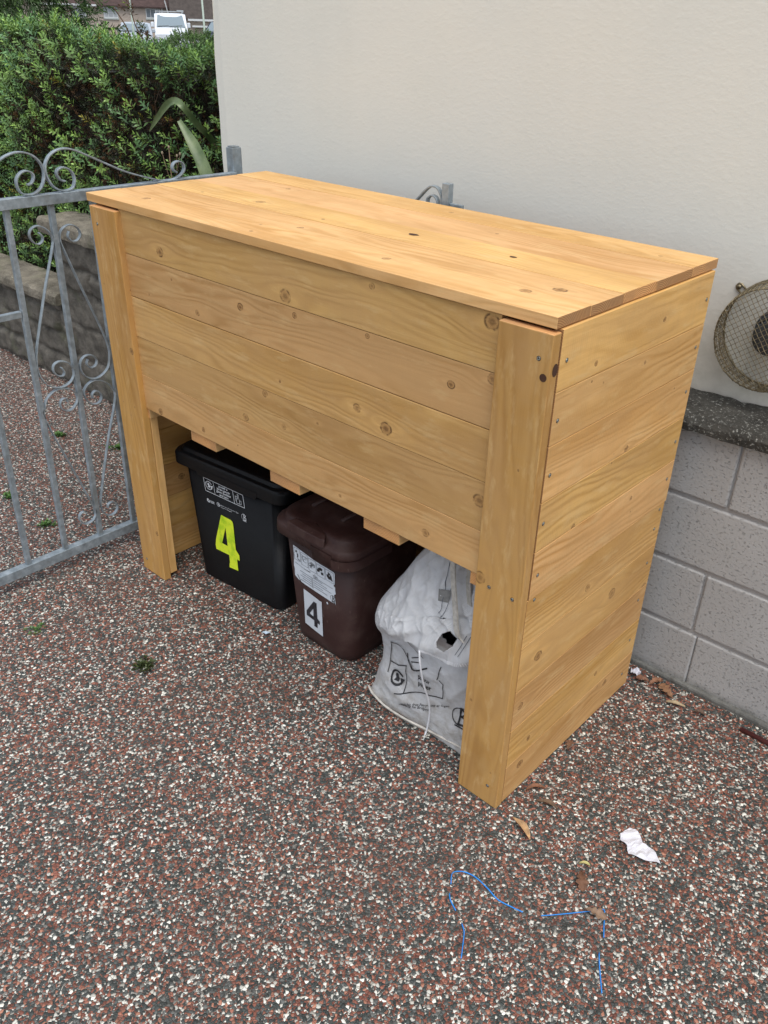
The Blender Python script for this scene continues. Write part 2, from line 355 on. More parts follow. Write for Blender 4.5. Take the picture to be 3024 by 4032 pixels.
# ------------------------------------------------------------------ mesh helpers
class MB:
    def __init__(s): s.v = []; s.f = []; s.m = []; s.uv = []
    def add(s, vs, fs, mi=0, uvs=None):
        o = len(s.v); s.v += [tuple(map(float, x)) for x in vs]
        for k, f in enumerate(fs):
            s.f.append([o+i for i in f]); s.m.append(mi if isinstance(mi, int) else mi[k])
            s.uv.append(uvs[k] if uvs else [(0, 0)]*len(f))
    def box(s, x0, x1, y0, y1, z0, z1, mi=0, grain=None, endm=None, uo=0.):
        P = [(x, y, z) for x in (x0, x1) for y in (y0, y1) for z in (z0, z1)]
        F_ = [(0, 1, 3, 2), (4, 6, 7, 5), (0, 4, 5, 1), (2, 3, 7, 6), (0, 2, 6, 4), (1, 5, 7, 3)]
        ax = [0, 0, 1, 1, 2, 2]
        uvs = []; ms = []
        for f, n in zip(F_, ax):
            g = 0 if grain is None else grain
            if grain is not None and n == g:
                a, b_ = [i for i in range(3) if i != g]; ms.append(mi if endm is None else endm)
            else:
                a = g if n != g else (g+1) % 3
                b_ = [i for i in range(3) if i != n and i != a][0]; ms.append(mi)
            uvs.append([(P[i][a]+uo, P[i][b_]) for i in f])
        s.add(P, F_, ms, uvs)
    def tube(s, pts, r, n=8, mi=0, closed=False, taper=None):
        pts = [Vector(p) for p in pts]; N = len(pts); rings = []
        prev = None
        for i, p_ in enumerate(pts):
            if closed: t_ = pts[(i+1) % N]-pts[i-1]
            else: t_ = pts[min(i+1, N-1)]-pts[max(i-1, 0)]
            t_.normalize()
            if prev is None:
                a = Vector((0, 0, 1)) if abs(t_.z) < .9 else Vector((1, 0, 0)); prev = t_.cross(a).normalized()
            prev = (prev-t_*prev.dot(t_)).normalized(); q = t_.cross(prev)
            rr = r if taper is None else r*taper[i]
            rings.append([p_+prev*(rr*math.cos(6.28318*k/n))+q*(rr*math.sin(6.28318*k/n)) for k in range(n)])
        vs = [v for R_ in rings for v in R_]; fs = []
        for i in range(N if closed else N-1):
            j = (i+1) % N
            for k in range(n): fs.append((i*n+k, i*n+(k+1) % n, j*n+(k+1) % n, j*n+k))
        if not closed: fs += [tuple(range(n))[::-1], tuple((N-1)*n+k for k in range(n))]
        s.add(vs, fs, mi)
    def ribbon(s, pts, wdir, width, thick, mi=0):
        """flat bar following pts; width along wdir, thickness in the plane"""
        pts = [Vector(p) for p in pts]; wd = Vector(wdir).normalized(); N = len(pts); vs = []; fs = []
        for i, p_ in enumerate(pts):
            t_ = (pts[min(i+1, N-1)]-pts[max(i-1, 0)]).normalized(); nn = t_.cross(wd).normalized()
            for a, c in ((-1, -1), (1, -1), (1, 1), (-1, 1)): vs.append(p_+wd*(a*width/2)+nn*(c*thick/2))
        for i in range(N-1):
            for k in range(4): fs.append((i*4+k, i*4+(k+1) % 4, i*4+4+(k+1) % 4, i*4+4+k))
        fs += [(3, 2, 1, 0), tuple((N-1)*4+k for k in range(4))]
        s.add(vs, fs, mi)
    def obj(s, name, mats, parent=None, smooth=False, bevel=0., seg=2):
        me = bpy.data.meshes.new(name); me.from_pydata(s.v, [], s.f)
        if not isinstance(mats, (list, tuple)): mats = [mats]
        for m_ in mats: me.materials.append(m_)
        me.polygons.foreach_set('material_index', s.m)
        ul = me.uv_layers.new(name='UVMap'); flat = [c for f in s.uv for uv in f for c in uv]
        ul.data.foreach_set('uv', flat)
        if smooth: me.polygons.foreach_set('use_smooth', [True]*len(s.f))
        me.update()
        bm = bmesh.new(); bm.from_mesh(me); bmesh.ops.recalc_face_normals(bm, faces=bm.faces); bm.to_mesh(me); bm.free()
        o = bpy.data.objects.new(name, me); C.objects.link(o)
        if parent is not None: o.parent = parent
        if bevel:
            md = o.modifiers.new('bevel', 'BEVEL'); md.width = bevel; md.segments = seg; md.limit_method = 'ANGLE'; md.angle_limit = math.radians(40)
        return o
def tag(o, label=None, cat=None, group=None, kind=None):
    if label: o['label'] = label
    if cat: o['category'] = cat
    if group: o['group'] = group
    if kind: o['kind'] = kind
    return o
def thing(name, label, cat, loc=(0, 0, 0), rz=0., group=None):
    o = bpy.data.objects.new(name, None); C.objects.link(o); o.location = loc; o.rotation_euler = (0, 0, rz)
    o.empty_display_size = .1
    return tag(o, label, cat, group)
def smooth_path(pts, n=6):
    """Catmull-Rom through 2D/3D points"""
    P = [np.array(p, float) for p in pts]; P = [2*P[0]-P[1]]+P+[2*P[-1]-P[-2]]; out = []
    for i in range(1, len(P)-2):
        for k in range(n):
            t_ = k/n; a, b_, c, d = P[i-1:i+3]
            out.append(.5*((2*b_)+(-a+c)*t_+(2*a-5*b_+4*c-d)*t_**2+(-a+3*b_-3*c+d)*t_**3))
    out.append(P[-2]); return out
def rrect(hx, hy, r, n=6):
    """rounded rectangle loop (CCW) with flat sides subdivided"""
    out = []
    for cx_, cy_, a0 in ((hx-r, -(hy-r), -90), (hx-r, hy-r, 0), (-(hx-r), hy-r, 90), (-(hx-r), -(hy-r), 180)):
        for k in range(n+1):
            a = math.radians(a0+90*k/n); out.append((cx_+r*math.cos(a), cy_+r*math.sin(a)))
    return out
def loft(mb, levels, mi=0, cap0=True, cap1=True, n=6):
    """levels: (z, cx, cy, hx, hy, r)"""
    vs = []; K = 4*(n+1)
    for (z, cx_, cy_, hx, hy, r) in levels: vs += [(cx_+a, cy_+b_, z) for a, b_ in rrect(hx, hy, r, n)]
    fs = [(i*K+k, i*K+(k+1) % K, (i+1)*K+(k+1) % K, (i+1)*K+k) for i in range(len(levels)-1) for k in range(K)]
    if cap0: fs.append(tuple(range(K))[::-1])
    if cap1: fs.append(tuple((len(levels)-1)*K+k for k in range(K)))
    mb.add(vs, fs, mi)

# lettering and flat printed shapes, laid on a surface through a mapping (s, t) -> point
def text_into(mb, txt, cx_, cz_, width, fmap, mi=0, bold=0., height=None):
    cu = bpy.data.curves.new('t', 'FONT'); cu.body = txt; cu.align_x = 'CENTER'; cu.align_y = 'CENTER'; cu.size = 1; cu.resolution_u = 2
    if bold: cu.offset = bold
    o = bpy.data.objects.new('t', cu); me = bpy.data.meshes.new_from_object(o)
    V_ = np.array([v.co[:] for v in me.vertices]); 
    w_ = V_[:, 0].max()-V_[:, 0].min(); mx = (V_[:, 0].max()+V_[:, 0].min())/2; my = (V_[:, 1].max()+V_[:, 1].min())/2
    sx = width/w_; sz = sx if height is None else height/(V_[:, 1].max()-V_[:, 1].min())
    vs = [fmap(cx_+(v[0]-mx)*sx, cz_+(v[1]-my)*sz) for v in V_]
    mb.add(vs, [tuple(p_.vertices) for p_ in me.polygons], mi)
    bpy.data.objects.remove(o); bpy.data.curves.remove(cu); bpy.data.meshes.remove(me)
def line_into(mb, pts, wd, fmap, mi=0, closed=False):
    P = [np.array(p[:2], float) for p in pts]
    if closed: P.append(P[0])
    for a, b_ in zip(P[:-1], P[1:]):
        d = b_-a; L_ = np.linalg.norm(d)
        if L_ < 1e-6: continue
        d /= L_; n_ = np.array([-d[1], d[0]])*wd/2; k = max(1, int(L_/.012)); e = d*wd*.4
        rows = [a-e+(b_-a+2*e)*i/k for i in range(k+1)]
        vs = []
        for q in rows: vs += [fmap(*(q+n_)), fmap(*(q-n_))]
        mb.add(vs, [(2*i, 2*i+1, 2*i+3, 2*i+2) for i in range(k)], mi)
def arc(cx_, cz_, r, a0, a1, n=16, sx=1.):
    return [(cx_+sx*r*math.cos(math.radians(a0+(a1-a0)*i/n)), cz_+r*math.sin(math.radians(a0+(a1-a0)*i/n))) for i in range(n+1)]
def poly_into(mb, pts, fmap, mi=0, holes=None):
    """filled polygon (holes allowed), triangulated"""
    bm = bmesh.new(); loops = [pts]+(holes or [])
    for L_ in loops:
        vs = [bm.verts.new((p[0], p[1], 0)) for p in L_]
        for i in range(len(vs)): bm.edges.new((vs[i], vs[(i+1) % len(vs)]))
    bmesh.ops.triangle_fill(bm, use_beauty=True, use_dissolve=False, edges=bm.edges[:])
    bm.verts.index_update()
    mb.add([fmap(v.co.x, v.co.y) for v in bm.verts], [tuple(v.index for v in f.verts) for f in bm.faces], mi); bm.free()
def recycle_mark(mb, cx_, cz_, r, fmap, wd, mi=0):
    line_into(mb, arc(cx_, cz_, r, 35, 320, 20), wd, fmap, mi)
    poly_into(mb, [(cx_+r*.45, cz_+r*.05), (cx_+r*1.35, cz_+r*.25), (cx_+r*.95, cz_-r*.75)], fmap, mi)
    poly_into(mb, [(cx_-.35*r, cz_+.55*r), (cx_+.10*r, cz_+.62*r), (cx_+.2*r, cz_+.2*r), (cx_+.42*r, cz_-.1*r), (cx_+.35*r, cz_-.55*r),
                   (cx_-.40*r, cz_-.5*r), (cx_-.15*r, cz_-.1*r), (cx_-.42*r, cz_+.15*r)], fmap, mi)
def council_mark(mb, cx_, cz_, w_, h_, fmap, wd, mi=0):
    line_into(mb, [(cx_-.05*w_, cz_+.5*h_), (cx_-.1*w_, cz_-.45*h_), (cx_+.38*w_, cz_-.42*h_), (cx_+.42*w_, cz_-.05*h_), (cx_-.05*w_, cz_+.02*h_)], wd*1.6, fmap, mi)
    line_into(mb, [(cx_-.05*w_, cz_+.5*h_), (cx_+.40*w_, cz_+.30*h_), (cx_+.12*w_, cz_+.06*h_)], wd*1.3, fmap, mi)
    line_into(mb, arc(cx_-.05*w_, cz_, .5*h_, 75, 275, 14, .9), wd*.7, fmap, mi)
    line_into(mb, [(cx_-.35*w_, cz_-.58*h_), (cx_+.45*w_, cz_-.58*h_)], wd, fmap, mi)

# ================================================================== SETTING
PHI = 0.0175; WY = .8028
def wallthing(name, label, cat): return thing(name, label, cat, (0, WY, 0), PHI)

g = MB(); g.add([(-2500, -2500, -.06), (2500, -2500, -.06), (2500, 2500, -.06), (-2500, 2500, -.06)], [(0, 1, 2, 3)])
tag(g.obj('ground', simple("verge_grass", (.06, .085, .03), .9, nscale=2, namp=.3)), kind='structure')
g = MB(); g.add([(-9, -9, 0), (9, -9, 0), (9, 1.1, 0), (-9, 1.1, 0), (-9, -9, -.05), (9, -9, -.05), (9, 1.1, -.05), (-9, 1.1, -.05)],
                [(0, 1, 2, 3), (0, 4, 5, 1), (1, 5, 6, 2), (2, 6, 7, 3), (3, 7, 4, 0)])
tag(g.obj('driveway', GROUND), kind='structure')
g = MB(); g.add([(-90, 5, -.056), (-9.5, 5, -.056), (-9.5, 70, -.056), (-90, 70, -.056)], [(0, 1, 2, 3)])
tag(g.obj('road', simple("asphalt", (.05, .05, .052), .85, nscale=60, namp=.3)), kind='structure')

# house with the rendered wall
hw = wallthing('rendered_house', 'cream rendered house wall standing above the grey block base behind the wooden store', 'house')
m = MB()
nx, nz = 170, 104
X = np.linspace(-.635, 7.5, nx); Zs = np.linspace(.0, 5.2, nz)
vs = []
for i in range(nz):
    for j in range(nx):
        x = X[j]; z = Zs[i]
        y = .2+.0025*math.sin(x*2.1+z*1.3)+.0018*math.sin(x*5.3-z*3.1)
        if j == 0: x += .004*math.sin(z*7)+.003*math.sin(z*17+1); y += .006
        vs.append((x, y, z))
fs = [(i*nx+j, i*nx+j+1, (i+1)*nx+j+1, (i+1)*nx+j) for i in range(nz-1) for j in range(nx-1)]
m.add(vs, fs)
m.add([(-.635+.004*math.sin(z*7)+.003*math.sin(z*17+1), .206, z) for z in Zs]+[(-.632, 7, z) for z in Zs], [(i, i+1, nz+i+1, nz+i) for i in range(nz-1)])
m.add([(-.635, .2, 5.2), (7.5, .2, 5.2), (7.5, 7, 5.2), (-.635, 7, 5.2), (7.5, .2, 0), (7.5, 7, 0), (-.635, 7, 0)], [(0, 1, 2, 3), (1, 4, 5, 2), (2, 5, 6, 3)])
m.obj('wall', RENDER, hw, smooth=False)

# grey block base wall and its coping
bw = wallthing('block_wall', 'low grey painted block wall with raked joints under the dark coping, right of the store', 'wall')
m = MB(); rows = [(0.0, .204), (.216, .429), (.441, .654), (.666, .878)]
joints = [2.30, 1.83, 1.60, 1.84]
for k, ((z0, z1), j0) in enumerate(zip(rows, joints)):
    xs = [x for x in np.arange(j0-2.7, 6.3, .45)]
    for a, b_ in zip(xs[:-1], xs[1:]):
        a = max(a, -.27)
        if b_ < a+.05: continue
        jg = .006 if k % 2 else .002
        m.box(a+jg/2, b_-jg/2, rng.uniform(-.001, .001), .10, z0+.002, z1, 0)
m.obj('blocks', BLOCK, bw, bevel=.006, seg=3)
m = MB(); m.box(-.27, 6.2, .009, .19, -.02, .878); m.obj('mortar', simple("painted_mortar", (.33, .32, .315), .7, nscale=20, namp=.1, bump=.6, bscale=90), bw)
m = MB(); m.box(-.27, 6.2, -.014, .01, -.02, .018); m.obj('mortar_fillet', simple("dirty_mortar", (.13, .13, .12), .8, nscale=20, namp=.4, bump=.8, bscale=40, dist=.01), bw, bevel=.008)
def coping(x0, x1, y0, y1, z0, z1, material, parent, seed, name='coping'):
    """rough slab: subdivided box pushed about by noise"""
    r_ = np.random.default_rng(seed); n = max(4, int((x1-x0)/.018)); prof = [(y0, z0), (y0-.003, z0+.02), (y0, z1-.015), (y0+.012, z1-.002)]
    prof += [(y0+(y1-y0)*k/9, z1) for k in range(1, 9)]+[(y1-.01, z1-.002), (y1, z1-.015), (y1, z0)]
    vs = []; K = len(prof)
    off = r_.normal(0, 1, (n+1, K, 2))
    for _ in range(2): off = (off+np.roll(off, 1, 0)+np.roll(off, 1, 1))/3*1.35
    for i in range(n+1):
        x = x0+(x1-x0)*i/n
        for k, (y, z) in enumerate(prof): vs.append((x+off[i, k, 0]*.001, y+off[i, k, 0]*.0022, z+off[i, k, 1]*.0022))
    fs = [(i*K+k, (i+1)*K+k, (i+1)*K+k+1, i*K+k+1) for i in range(n) for k in range(K-1)]
    fs += [tuple(range(K)), tuple(n*K+k for k in range(K))[::-1], tuple([i*K for i in range(n+1)]+[i*K+K-1 for i in range(n, -1, -1)])]
    mb = MB(); mb.add(vs, fs); return mb.obj(name, material, parent)
coping(-.27, 6.2, -.03, .20, .880, .922, CAP_D, bw, 5)
m = MB(); m.tube([(2.07, -.032, .004), (2.3, -.036, .007), (3.6, -.03, .009)], .0085, 8)
rp = tag(m.obj('pipe', simple("red_brown_plastic", (.07, .018, .018), .5), None, True), 'thin dark red pipe lying along the foot of the grey block wall', 'pipe')
rp.location = (0, WY, 0)

# stone boundary wall behind the gate, with a step down in its height
sw = wallthing('stone_wall', 'old dark stone boundary wall with stepped coping behind the metal gate', 'wall')
def stone_face(x0, x1, z1, seed):
    r_ = np.random.default_rng(seed); nx_ = int((x1-x0)/.012); nz_ = int(z1/.012)
    xs = np.linspace(x0, x1, nx_); zs = np.linspace(-.02, z1, nz_); H = np.zeros((nz_, nx_))
    courses = []; z = 0
    while z < z1: h = r_.uniform(.12, .22); courses.append((z, z+h)); z += h
    for (a, b_) in courses:
        x = x0-r_.uniform(0, .2)
        while x < x1:
            w_ = r_.uniform(.18, .42); out = r_.uniform(-.006, .020); tx, tz = r_.normal(0, .03, 2)
            ii = np.where((zs >= a) & (zs < b_))[0]; jj = np.where((xs >= x) & (xs < x+w_))[0]
            for i in ii:
                for j in jj:
                    wob = .010*math.sin(zs[i]*37+seed)+.008*math.sin(xs[j]*29)
                    d = min(xs[j]-x+wob, x+w_-xs[j]-wob, zs[i]-a+wob*.7, b_-zs[i]-wob*.7)
                    H[i, j] = (out+tx*(xs[j]-x)+tz*(zs[i]-a))*min(1, max(0, d/.022)) - .018*(1-min(1, max(0, d/.018)))
            x += w_
    N_ = r_.normal(0, 1, H.shape)
    for _ in range(3): N_ = (N_+np.roll(N_, 1, 0)+np.roll(N_, -1, 0)+np.roll(N_, 1, 1)+np.roll(N_, -1, 1))/5*1.5
    H = H+N_*.0028
    vs = [(xs[j], -H[i, j], zs[i]) for i in range(nz_) for j in range(nx_)]
    fs = [(i*nx_+j, i*nx_+j+1, (i+1)*nx_+j+1, (i+1)*nx_+j) for i in range(nz_-1) for j in range(nx_-1)]
    mb = MB(); mb.add(vs, fs)
    mb.box(x0, x1, .02, .19, -.02, z1)
    mb.add([(x0, -H[i, 0], zs[i]) for i in range(nz_)]+[(x0, .03, zs[i]) for i in range(nz_)], [(i, i+1, nz_+i+1, nz_+i) for i in range(nz_-1)])
    return mb
stone_face(-1.86, -.28, .855, 21).obj('stones', STONE, sw, True)
stone_face(-7.5, -1.86, .475, 22).obj('stones', STONE, sw, True)
coping(-1.915, -.28, -.035, .215, .852, .928, CAP_L, sw, 6)
coping(-7.5, -1.865, -.035, .215, .470, .532, CAP_L, sw, 7)

# ================================================================== WOODEN STORE
store = thing('wooden_bin_store', 'new honey-coloured softwood bin store with a lid, open at the bottom front', 'bin store')
L_, D_, H_ = 1.703, .718, 1.344
W_ = .134
EG = endgrain("sawn_end_grain", 1.0); EG2 = endgrain("pale_end_grain", 2.3, 1.5)
def boards_panel(name, seams, build, knots, seed0, axis_v, lights=None, pale=0., **kw):
    """one mesh of several boards; each board has its own pine material with its own knots"""
    mb = MB(); mats = []
    for i, (a, b_) in enumerate(zip(seams[:-1], seams[1:])):
        kn = [k for k in knots if a-.004 <= k[1] < b_-.004]
        li = lights[i % len(lights)] if lights else 1.
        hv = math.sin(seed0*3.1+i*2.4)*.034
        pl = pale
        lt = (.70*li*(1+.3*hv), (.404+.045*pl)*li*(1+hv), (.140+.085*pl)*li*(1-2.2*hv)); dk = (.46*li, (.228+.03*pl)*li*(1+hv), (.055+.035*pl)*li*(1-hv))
        mats.append(wood(f"pine_{name}_{i}", seed0+i*3.7, kn, lt, dk, **kw))
        build(mb, i, a, b_)
    mats += [EG, EG2]
    return mb, mats
# front panel
FK = [(.332, 1.251, .016), (.886, 1.238, .020), (1.193, 1.326, .009), (.491, 1.106, .010), (.695, 1.168, .012), (.919, 1.195, .009), (.375, 1.179, .004),
      (.245, 1.109, .004), (1.179, 1.204, .007), (1.145, 1.009, .013), (.848, .997, .005), (.780, .940, .011), (.684, .838, .013), (.855, .863, .010),
      (1.246, .985, .019), (.228, .715, .012), (.464, .726, .009), (.996, .919, .005), (1.389, .745, .012), (1.441, 1.156, .011), (1.081, .730, .006),
      (.636, .731, .003), (1.545, .900, .018), (1.539, 1.322, .020), (1.553, 1.200, .014)]
seams = [.700, .822, .952, 1.083, 1.215, 1.343]
gaps = [.0006, .0010, .0018, .0010, .0006]
def fb(mb, i, a, b_): mb.box(W_, L_-W_-.006, .020+.0006*(i % 2), .040, a+.0004, b_-gaps[i], i, 0, 5)
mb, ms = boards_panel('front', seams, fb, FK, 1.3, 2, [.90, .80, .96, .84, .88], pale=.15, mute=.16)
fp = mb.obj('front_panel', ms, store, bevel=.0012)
# posts on the front corners
def post(x0, x1, seed, knots, name='front_post', **kw):
    mb = MB(); mb.box(x0, x1, 0, .028, 0, 1.338, 0, 2, 1)
    ks = [(z, x, r) for (x, z, r) in knots]
    return mb.obj(name, [wood('pine_post_%d' % seed, seed*1.7, ks, (.53, .290, .082), (.37, .180, .042), **kw), EG2], store, bevel=.0028, seg=3)
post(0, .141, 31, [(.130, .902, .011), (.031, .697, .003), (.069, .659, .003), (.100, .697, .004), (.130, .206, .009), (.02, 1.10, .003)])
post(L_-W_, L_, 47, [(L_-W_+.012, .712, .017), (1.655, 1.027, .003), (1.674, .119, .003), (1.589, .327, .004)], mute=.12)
# right end panel
SKN = [(.181, 1.236, .007), (.479, 1.269, .007), (.416, 1.179, .005), (.174, 1.197, .003), (.227, 1.180, .003), (.614, 1.060, .003), (.399, .961, .009),
       (.337, .968, .002), (.334, .944, .003), (.189, .826, .008), (.480, .789, .007), (.493, .743, .003), (.323, .580, .013), (.477, .483, .018),
       (.692, .399, .014), (.113, .474, .016), (.472, .193, .009), (.546, .110, .011), (.058, .340, .012), (.123, .179, .009), (.098, .100, .014), (.500, .123, .004)]
sseams = [.004, .136, .267, .400, .545, .688, .821, .950, 1.087, 1.209, 1.343]
def sb(mb, i, a, b_):
    if i < 5: mb.box(L_-.020, L_, .0285, D_-.004, a+.0006, b_-.0006, i, 1, 10)
    else: mb.box(L_-.020, L_+.0012, .0315, D_, a+.0006, b_-.0007, i, 1, 10)
mb, ms = boards_panel('end', sseams, sb, SKN, 5.9, 2, [.92, 1.02, .88, .96, 1.0, 1.08, .99, 1.10, .98, 1.12], pale=.22)
ep = mb.obj('end_panel', ms, store, bevel=.0012)
def sb2(mb, i, a, b_): mb.box(0, .020, .0285, D_, a+.0006, b_-.0008, i, 1, 11)
mb, ms = boards_panel('far_end', sseams, sb2, [(.2, .33, .014), (.35, .36, .01), (.5, .15, .012)], 8.1, 2, [.95, 1.0])
mb.obj('end_panel', ms, store, bevel=.0012)
bseams = [.03, .17, .31, .45, .59, .73, .87, 1.01, 1.15, 1.30]
def bb(mb, i, a, b_): mb.box(.021, L_-.021, D_-.020, D_-.0005, a+.0005, b_-.0006, i, 0, 9)
mb, ms = boards_panel('back', bseams, bb, [], 12.1, 2, [.9])
mb.obj('back_panel', ms, store)
# lid
LK = [(.427, .328, .016), (.772, .179, .010), (1.161, .102, .012), (.182, .294, .006), (.169, .097, .015), (.680, .119, .005), (.725, .05, .006),
      (.732, .299, .006), (1.546, .121, .014), (1.591, .185, .016), (1.164, .532, .006), (1.590, .640, .006), (.3, .55, .010), (.9, .66, .008)]
lseams = [.012, .135, .268, .414, .595, .734]
def lb(mb, i, a, b_): mb.box(-.031, L_-.004+.0006*math.sin(i*2.3), a+.0007, b_-.0009, H_+.001, H_+.0255-.0009*(i % 2), i, 0, 6 if i in (2, 4) else 5)
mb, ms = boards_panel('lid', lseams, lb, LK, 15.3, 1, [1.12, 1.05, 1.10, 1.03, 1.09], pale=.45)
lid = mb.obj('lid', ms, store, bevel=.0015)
m = MB()
for (x, y, rx, ry) in ((1.030, .345, .016, .010), (1.352, .345, .010, .006)):
    m = MB(); m.add([(x+rx*math.cos(a)*(1+.2*math.sin(3*a)), y+ry*math.sin(a), H_+.0263) for a in np.linspace(0, 6.28, 13)[:-1]], [tuple(range(12))])
    m.obj('knot_hole', HOLE, lid)
# floor, its bearers and inner battens
m = MB()
for k in range(5):
    y0 = .043+k*.131; m.box(.022, L_-.022, y0, y0+.129, .701, .72, 0, 0, 1)
m.obj('floor', [wood('pine_floor', 60., []), EG2], store)
for k, (a, b_) in enumerate([(.022, .150), (.382, .512), (.778, .908), (1.165, 1.296), (1.535, 1.681)]):
    mb = MB(); mb.box(a, b_, .024+.002*(k % 2), D_-.03, .662, .6985, 0, 1, 1)
    mb.obj('bearer', [wood('pine_bearer_%d' % k, 70.+k*5, [], (.62, .40, .18), (.46, .28, .11)), EG2], store, bevel=.0015)
for x0, x1 in ((.021, .1425), (1.562, 1.682)):
    mb = MB(); mb.box(x0, x1, .0285, .056, .022, .6615, 0, 2, 1)
    mb.obj('inner_batten', [wood('pine_batten_%d' % int(x0*100), 90.+x0, []), EG2], store, bevel=.0015)
# screws: dished heads with a star recess
def screw(x, y, z, axis, r=.0042):
    mb = MB(); R_ = []
    def P(a, rr, h):
        u, v = rr*math.cos(a), rr*math.sin(a)
        return (x+u, y-h, z+v) if axis == 'y' else (x+h, y+u, z+v)
    n = 12; rings = [(r*1.25, .0003, 1), (r*.98, .0005, 0), (r*.9, .0012, 0), (r*.45, .0009, 0), (r*.38, .0002, 1)]
    vs = []; mi = []
    for rr, h, _ in rings: vs += [P(6.2832*k/n, rr*(1+(.22*((k % 2)*2-1) if rr < r*.5 else 0)), h) for k in range(n)]
    fs = []
    for i in range(len(rings)-1):
        for k in range(n): fs.append((i*n+k, i*n+(k+1) % n, (i+1)*n+(k+1) % n, (i+1)*n+k)); mi.append(1 if i in (0, 3) else 0)
    fs.append(tuple(len(rings)*n-n+k for k in range(n))); mi.append(1)
    mb.add(vs, fs, mi); mb.obj('screw', [SCREW, HOLE], store)
for (x, z) in [(1.674, 1.284), (1.610, .698), (1.678, .696), (1.669, .067), (.035, 1.287), (.03, .05)]: screw(x, -.0002, z, 'y')
for (y, z) in [(.057, 1.274), (.699, 1.274), (.694, 1.151), (.693, 1.029), (.694, .883), (.690, .769), (.052, 1.143), (.050, 1.015), (.050, .893), (.055, .751)]:
    screw(L_+.0014, y, z, 'x')
for (y, z) in [(.057, .679), (.688, .671), (.679, .609), (.679, .491), (.672, .359), (.672, .205), (.666, .070)]: screw(L_+.0002, y, z, 'x')
m = MB()
m.add([(1.689+.0085*math.cos(a), -.0006, 1.247+.0085*math.sin(a)) for a in np.linspace(0, 6.28, 17)[:-1]], [tuple(range(16))])
m.add([(L_+.0006, .018+.010*math.cos(a), 1.262+.014*math.sin(a)) for a in np.linspace(-1.57, 4.7, 13)[:-1]], [tuple(range(12))])
m.obj('drilled_hole', HOLE, store)

# ================================================================== BLACK BIN
def plane_map(A, B, T, off=.0012):
    A, B, T = map(Vector, (A, B, T)); e1 = (B-A).normalized(); n_ = e1.cross(T-A).normalized(); e2 = n_.cross(e1)
    if e2.z < 0: e2 = -e2
    n2 = e1.cross(e2).normalized()
    def f(s_, t_, k=0.): return A+e1*s_+e2*t_+n2*(off+k)
    return f
bb_ = thing('recycling_bin', 'black lidded recycling bin for glass with a fluorescent yellow 4', 'bin')
ang = math.atan2(.036, .371)
A0, B0, T0 = Vector((.20, .133, 0)), Vector((.571, .169, 0)), Vector((.176, .122, .465))
e1 = (B0-A0).normalized(); e2 = Vector((-e1.y, e1.x, 0))
def local_levels(levels):
    """levels (z, s0, s1, d0, d1, r): s along the front, d away from the front, measured from A0"""
    vs = []; n = 6
    for (z, s0, s1, d0, d1, r) in levels:
        for a, b_ in rrect((s1-s0)/2, (d1-d0)/2, r, n): p_ = A0+e1*((s0+s1)/2+a)+e2*((d0+d1)/2+b_); vs.append((p_.x, p_.y, z))
    return vs, 4*(n+1)
def loft_l(levels, c0=True, c1=True):
    vs, K = local_levels(levels); mb = MB(); N = len(levels)
    fs = [(i*K+k, i*K+(k+1) % K, (i+1)*K+(k+1) % K, (i+1)*K+k) for i in range(N-1) for k in range(K)]
    if c0: fs.append(tuple(range(K))[::-1])
    if c1: fs.append(tuple((N-1)*K+k for k in range(K)))
    mb.add(vs, fs); return mb
def fy(z): return -.0086*z/.465+.0012     # front face leans out as it rises
m = loft_l([(.001, -.002, .405, fy(0)+.004, .31, .035), (.008, -.008, .412, fy(0), .315, .035), (.462, -.040, .440, fy(.462), .345, .04)])
m.obj('body', BLACKP, bb_, True).modifiers.new('w', 'WEIGHTED_NORMAL')
m = loft_l([(.466, -.076, .458, -.016, .38, .04), (.468, -.084, .466, -.024, .385, .045), (.505, -.084, .466, -.024, .385, .045), (.515, -.078, .460, -.018, .38, .045),
            (.518, -.062, .446, -.005, .36, .04), (.530, -.056, .440, .0, .355, .04), (.534, -.026, .426, .012, .34, .035), (.528, -.008, .408, .03, .32, .03)])
lidb = m.obj('lid', BLACKP, bb_, True, bevel=.002)
lidb.modifiers.new('w', 'WEIGHTED_NORMAL')
m = MB()
# shallow notched skirt in the middle of the lid front
Pq = lambda s_, d_, z_: tuple((A0+e1*s_+e2*d_)[:2])+(z_,)
for s0, s1 in ((.055, .345),):
    m.add([Pq(s0, -.0255, .457), Pq(s1, -.0255, .457), Pq(s1+.008, -.0255, .485), Pq(s0-.008, -.0255, .485), Pq(s0, -.012, .457), Pq(s1, -.012, .457), Pq(s1+.008, -.012, .485), Pq(s0-.008, -.012, .485)],
          [(0, 1, 2, 3), (4, 7, 6, 5), (0, 4, 5, 1), (0, 3, 7, 4), (1, 5, 6, 2)])
m.obj('skirt', BLACKP, lidb, bevel=.002)
fm = plane_map(A0, B0, T0, .0015)
def fmk(k): return lambda a, b_: fm(a, b_, k)
m = MB()
line_into(m, [(.069, .445), (.266, .441), (.270, .391), (.074, .393)], .0022, fm, 0, True)
line_into(m, [(.118, .444), (.123, .392)], .002, fm); line_into(m, [(.216, .442), (.221, .392)], .002, fm)
recycle_mark(m, .094, .420, .0155, fm, .0042)
for k, tx in enumerate(("poteli a", "jariau gwydr", "glass bottles", "and jars")):
    text_into(m, tx, .168, .434-.0115*k, .0061*len(tx)*.92, fm, 0, .02, .0115)
line_into(m, [(.238, .432), (.238, .421), (.232, .413), (.232, .398), (.247, .398), (.247, .413), (.243, .421), (.243, .434), (.238, .434)], .0016, fm)
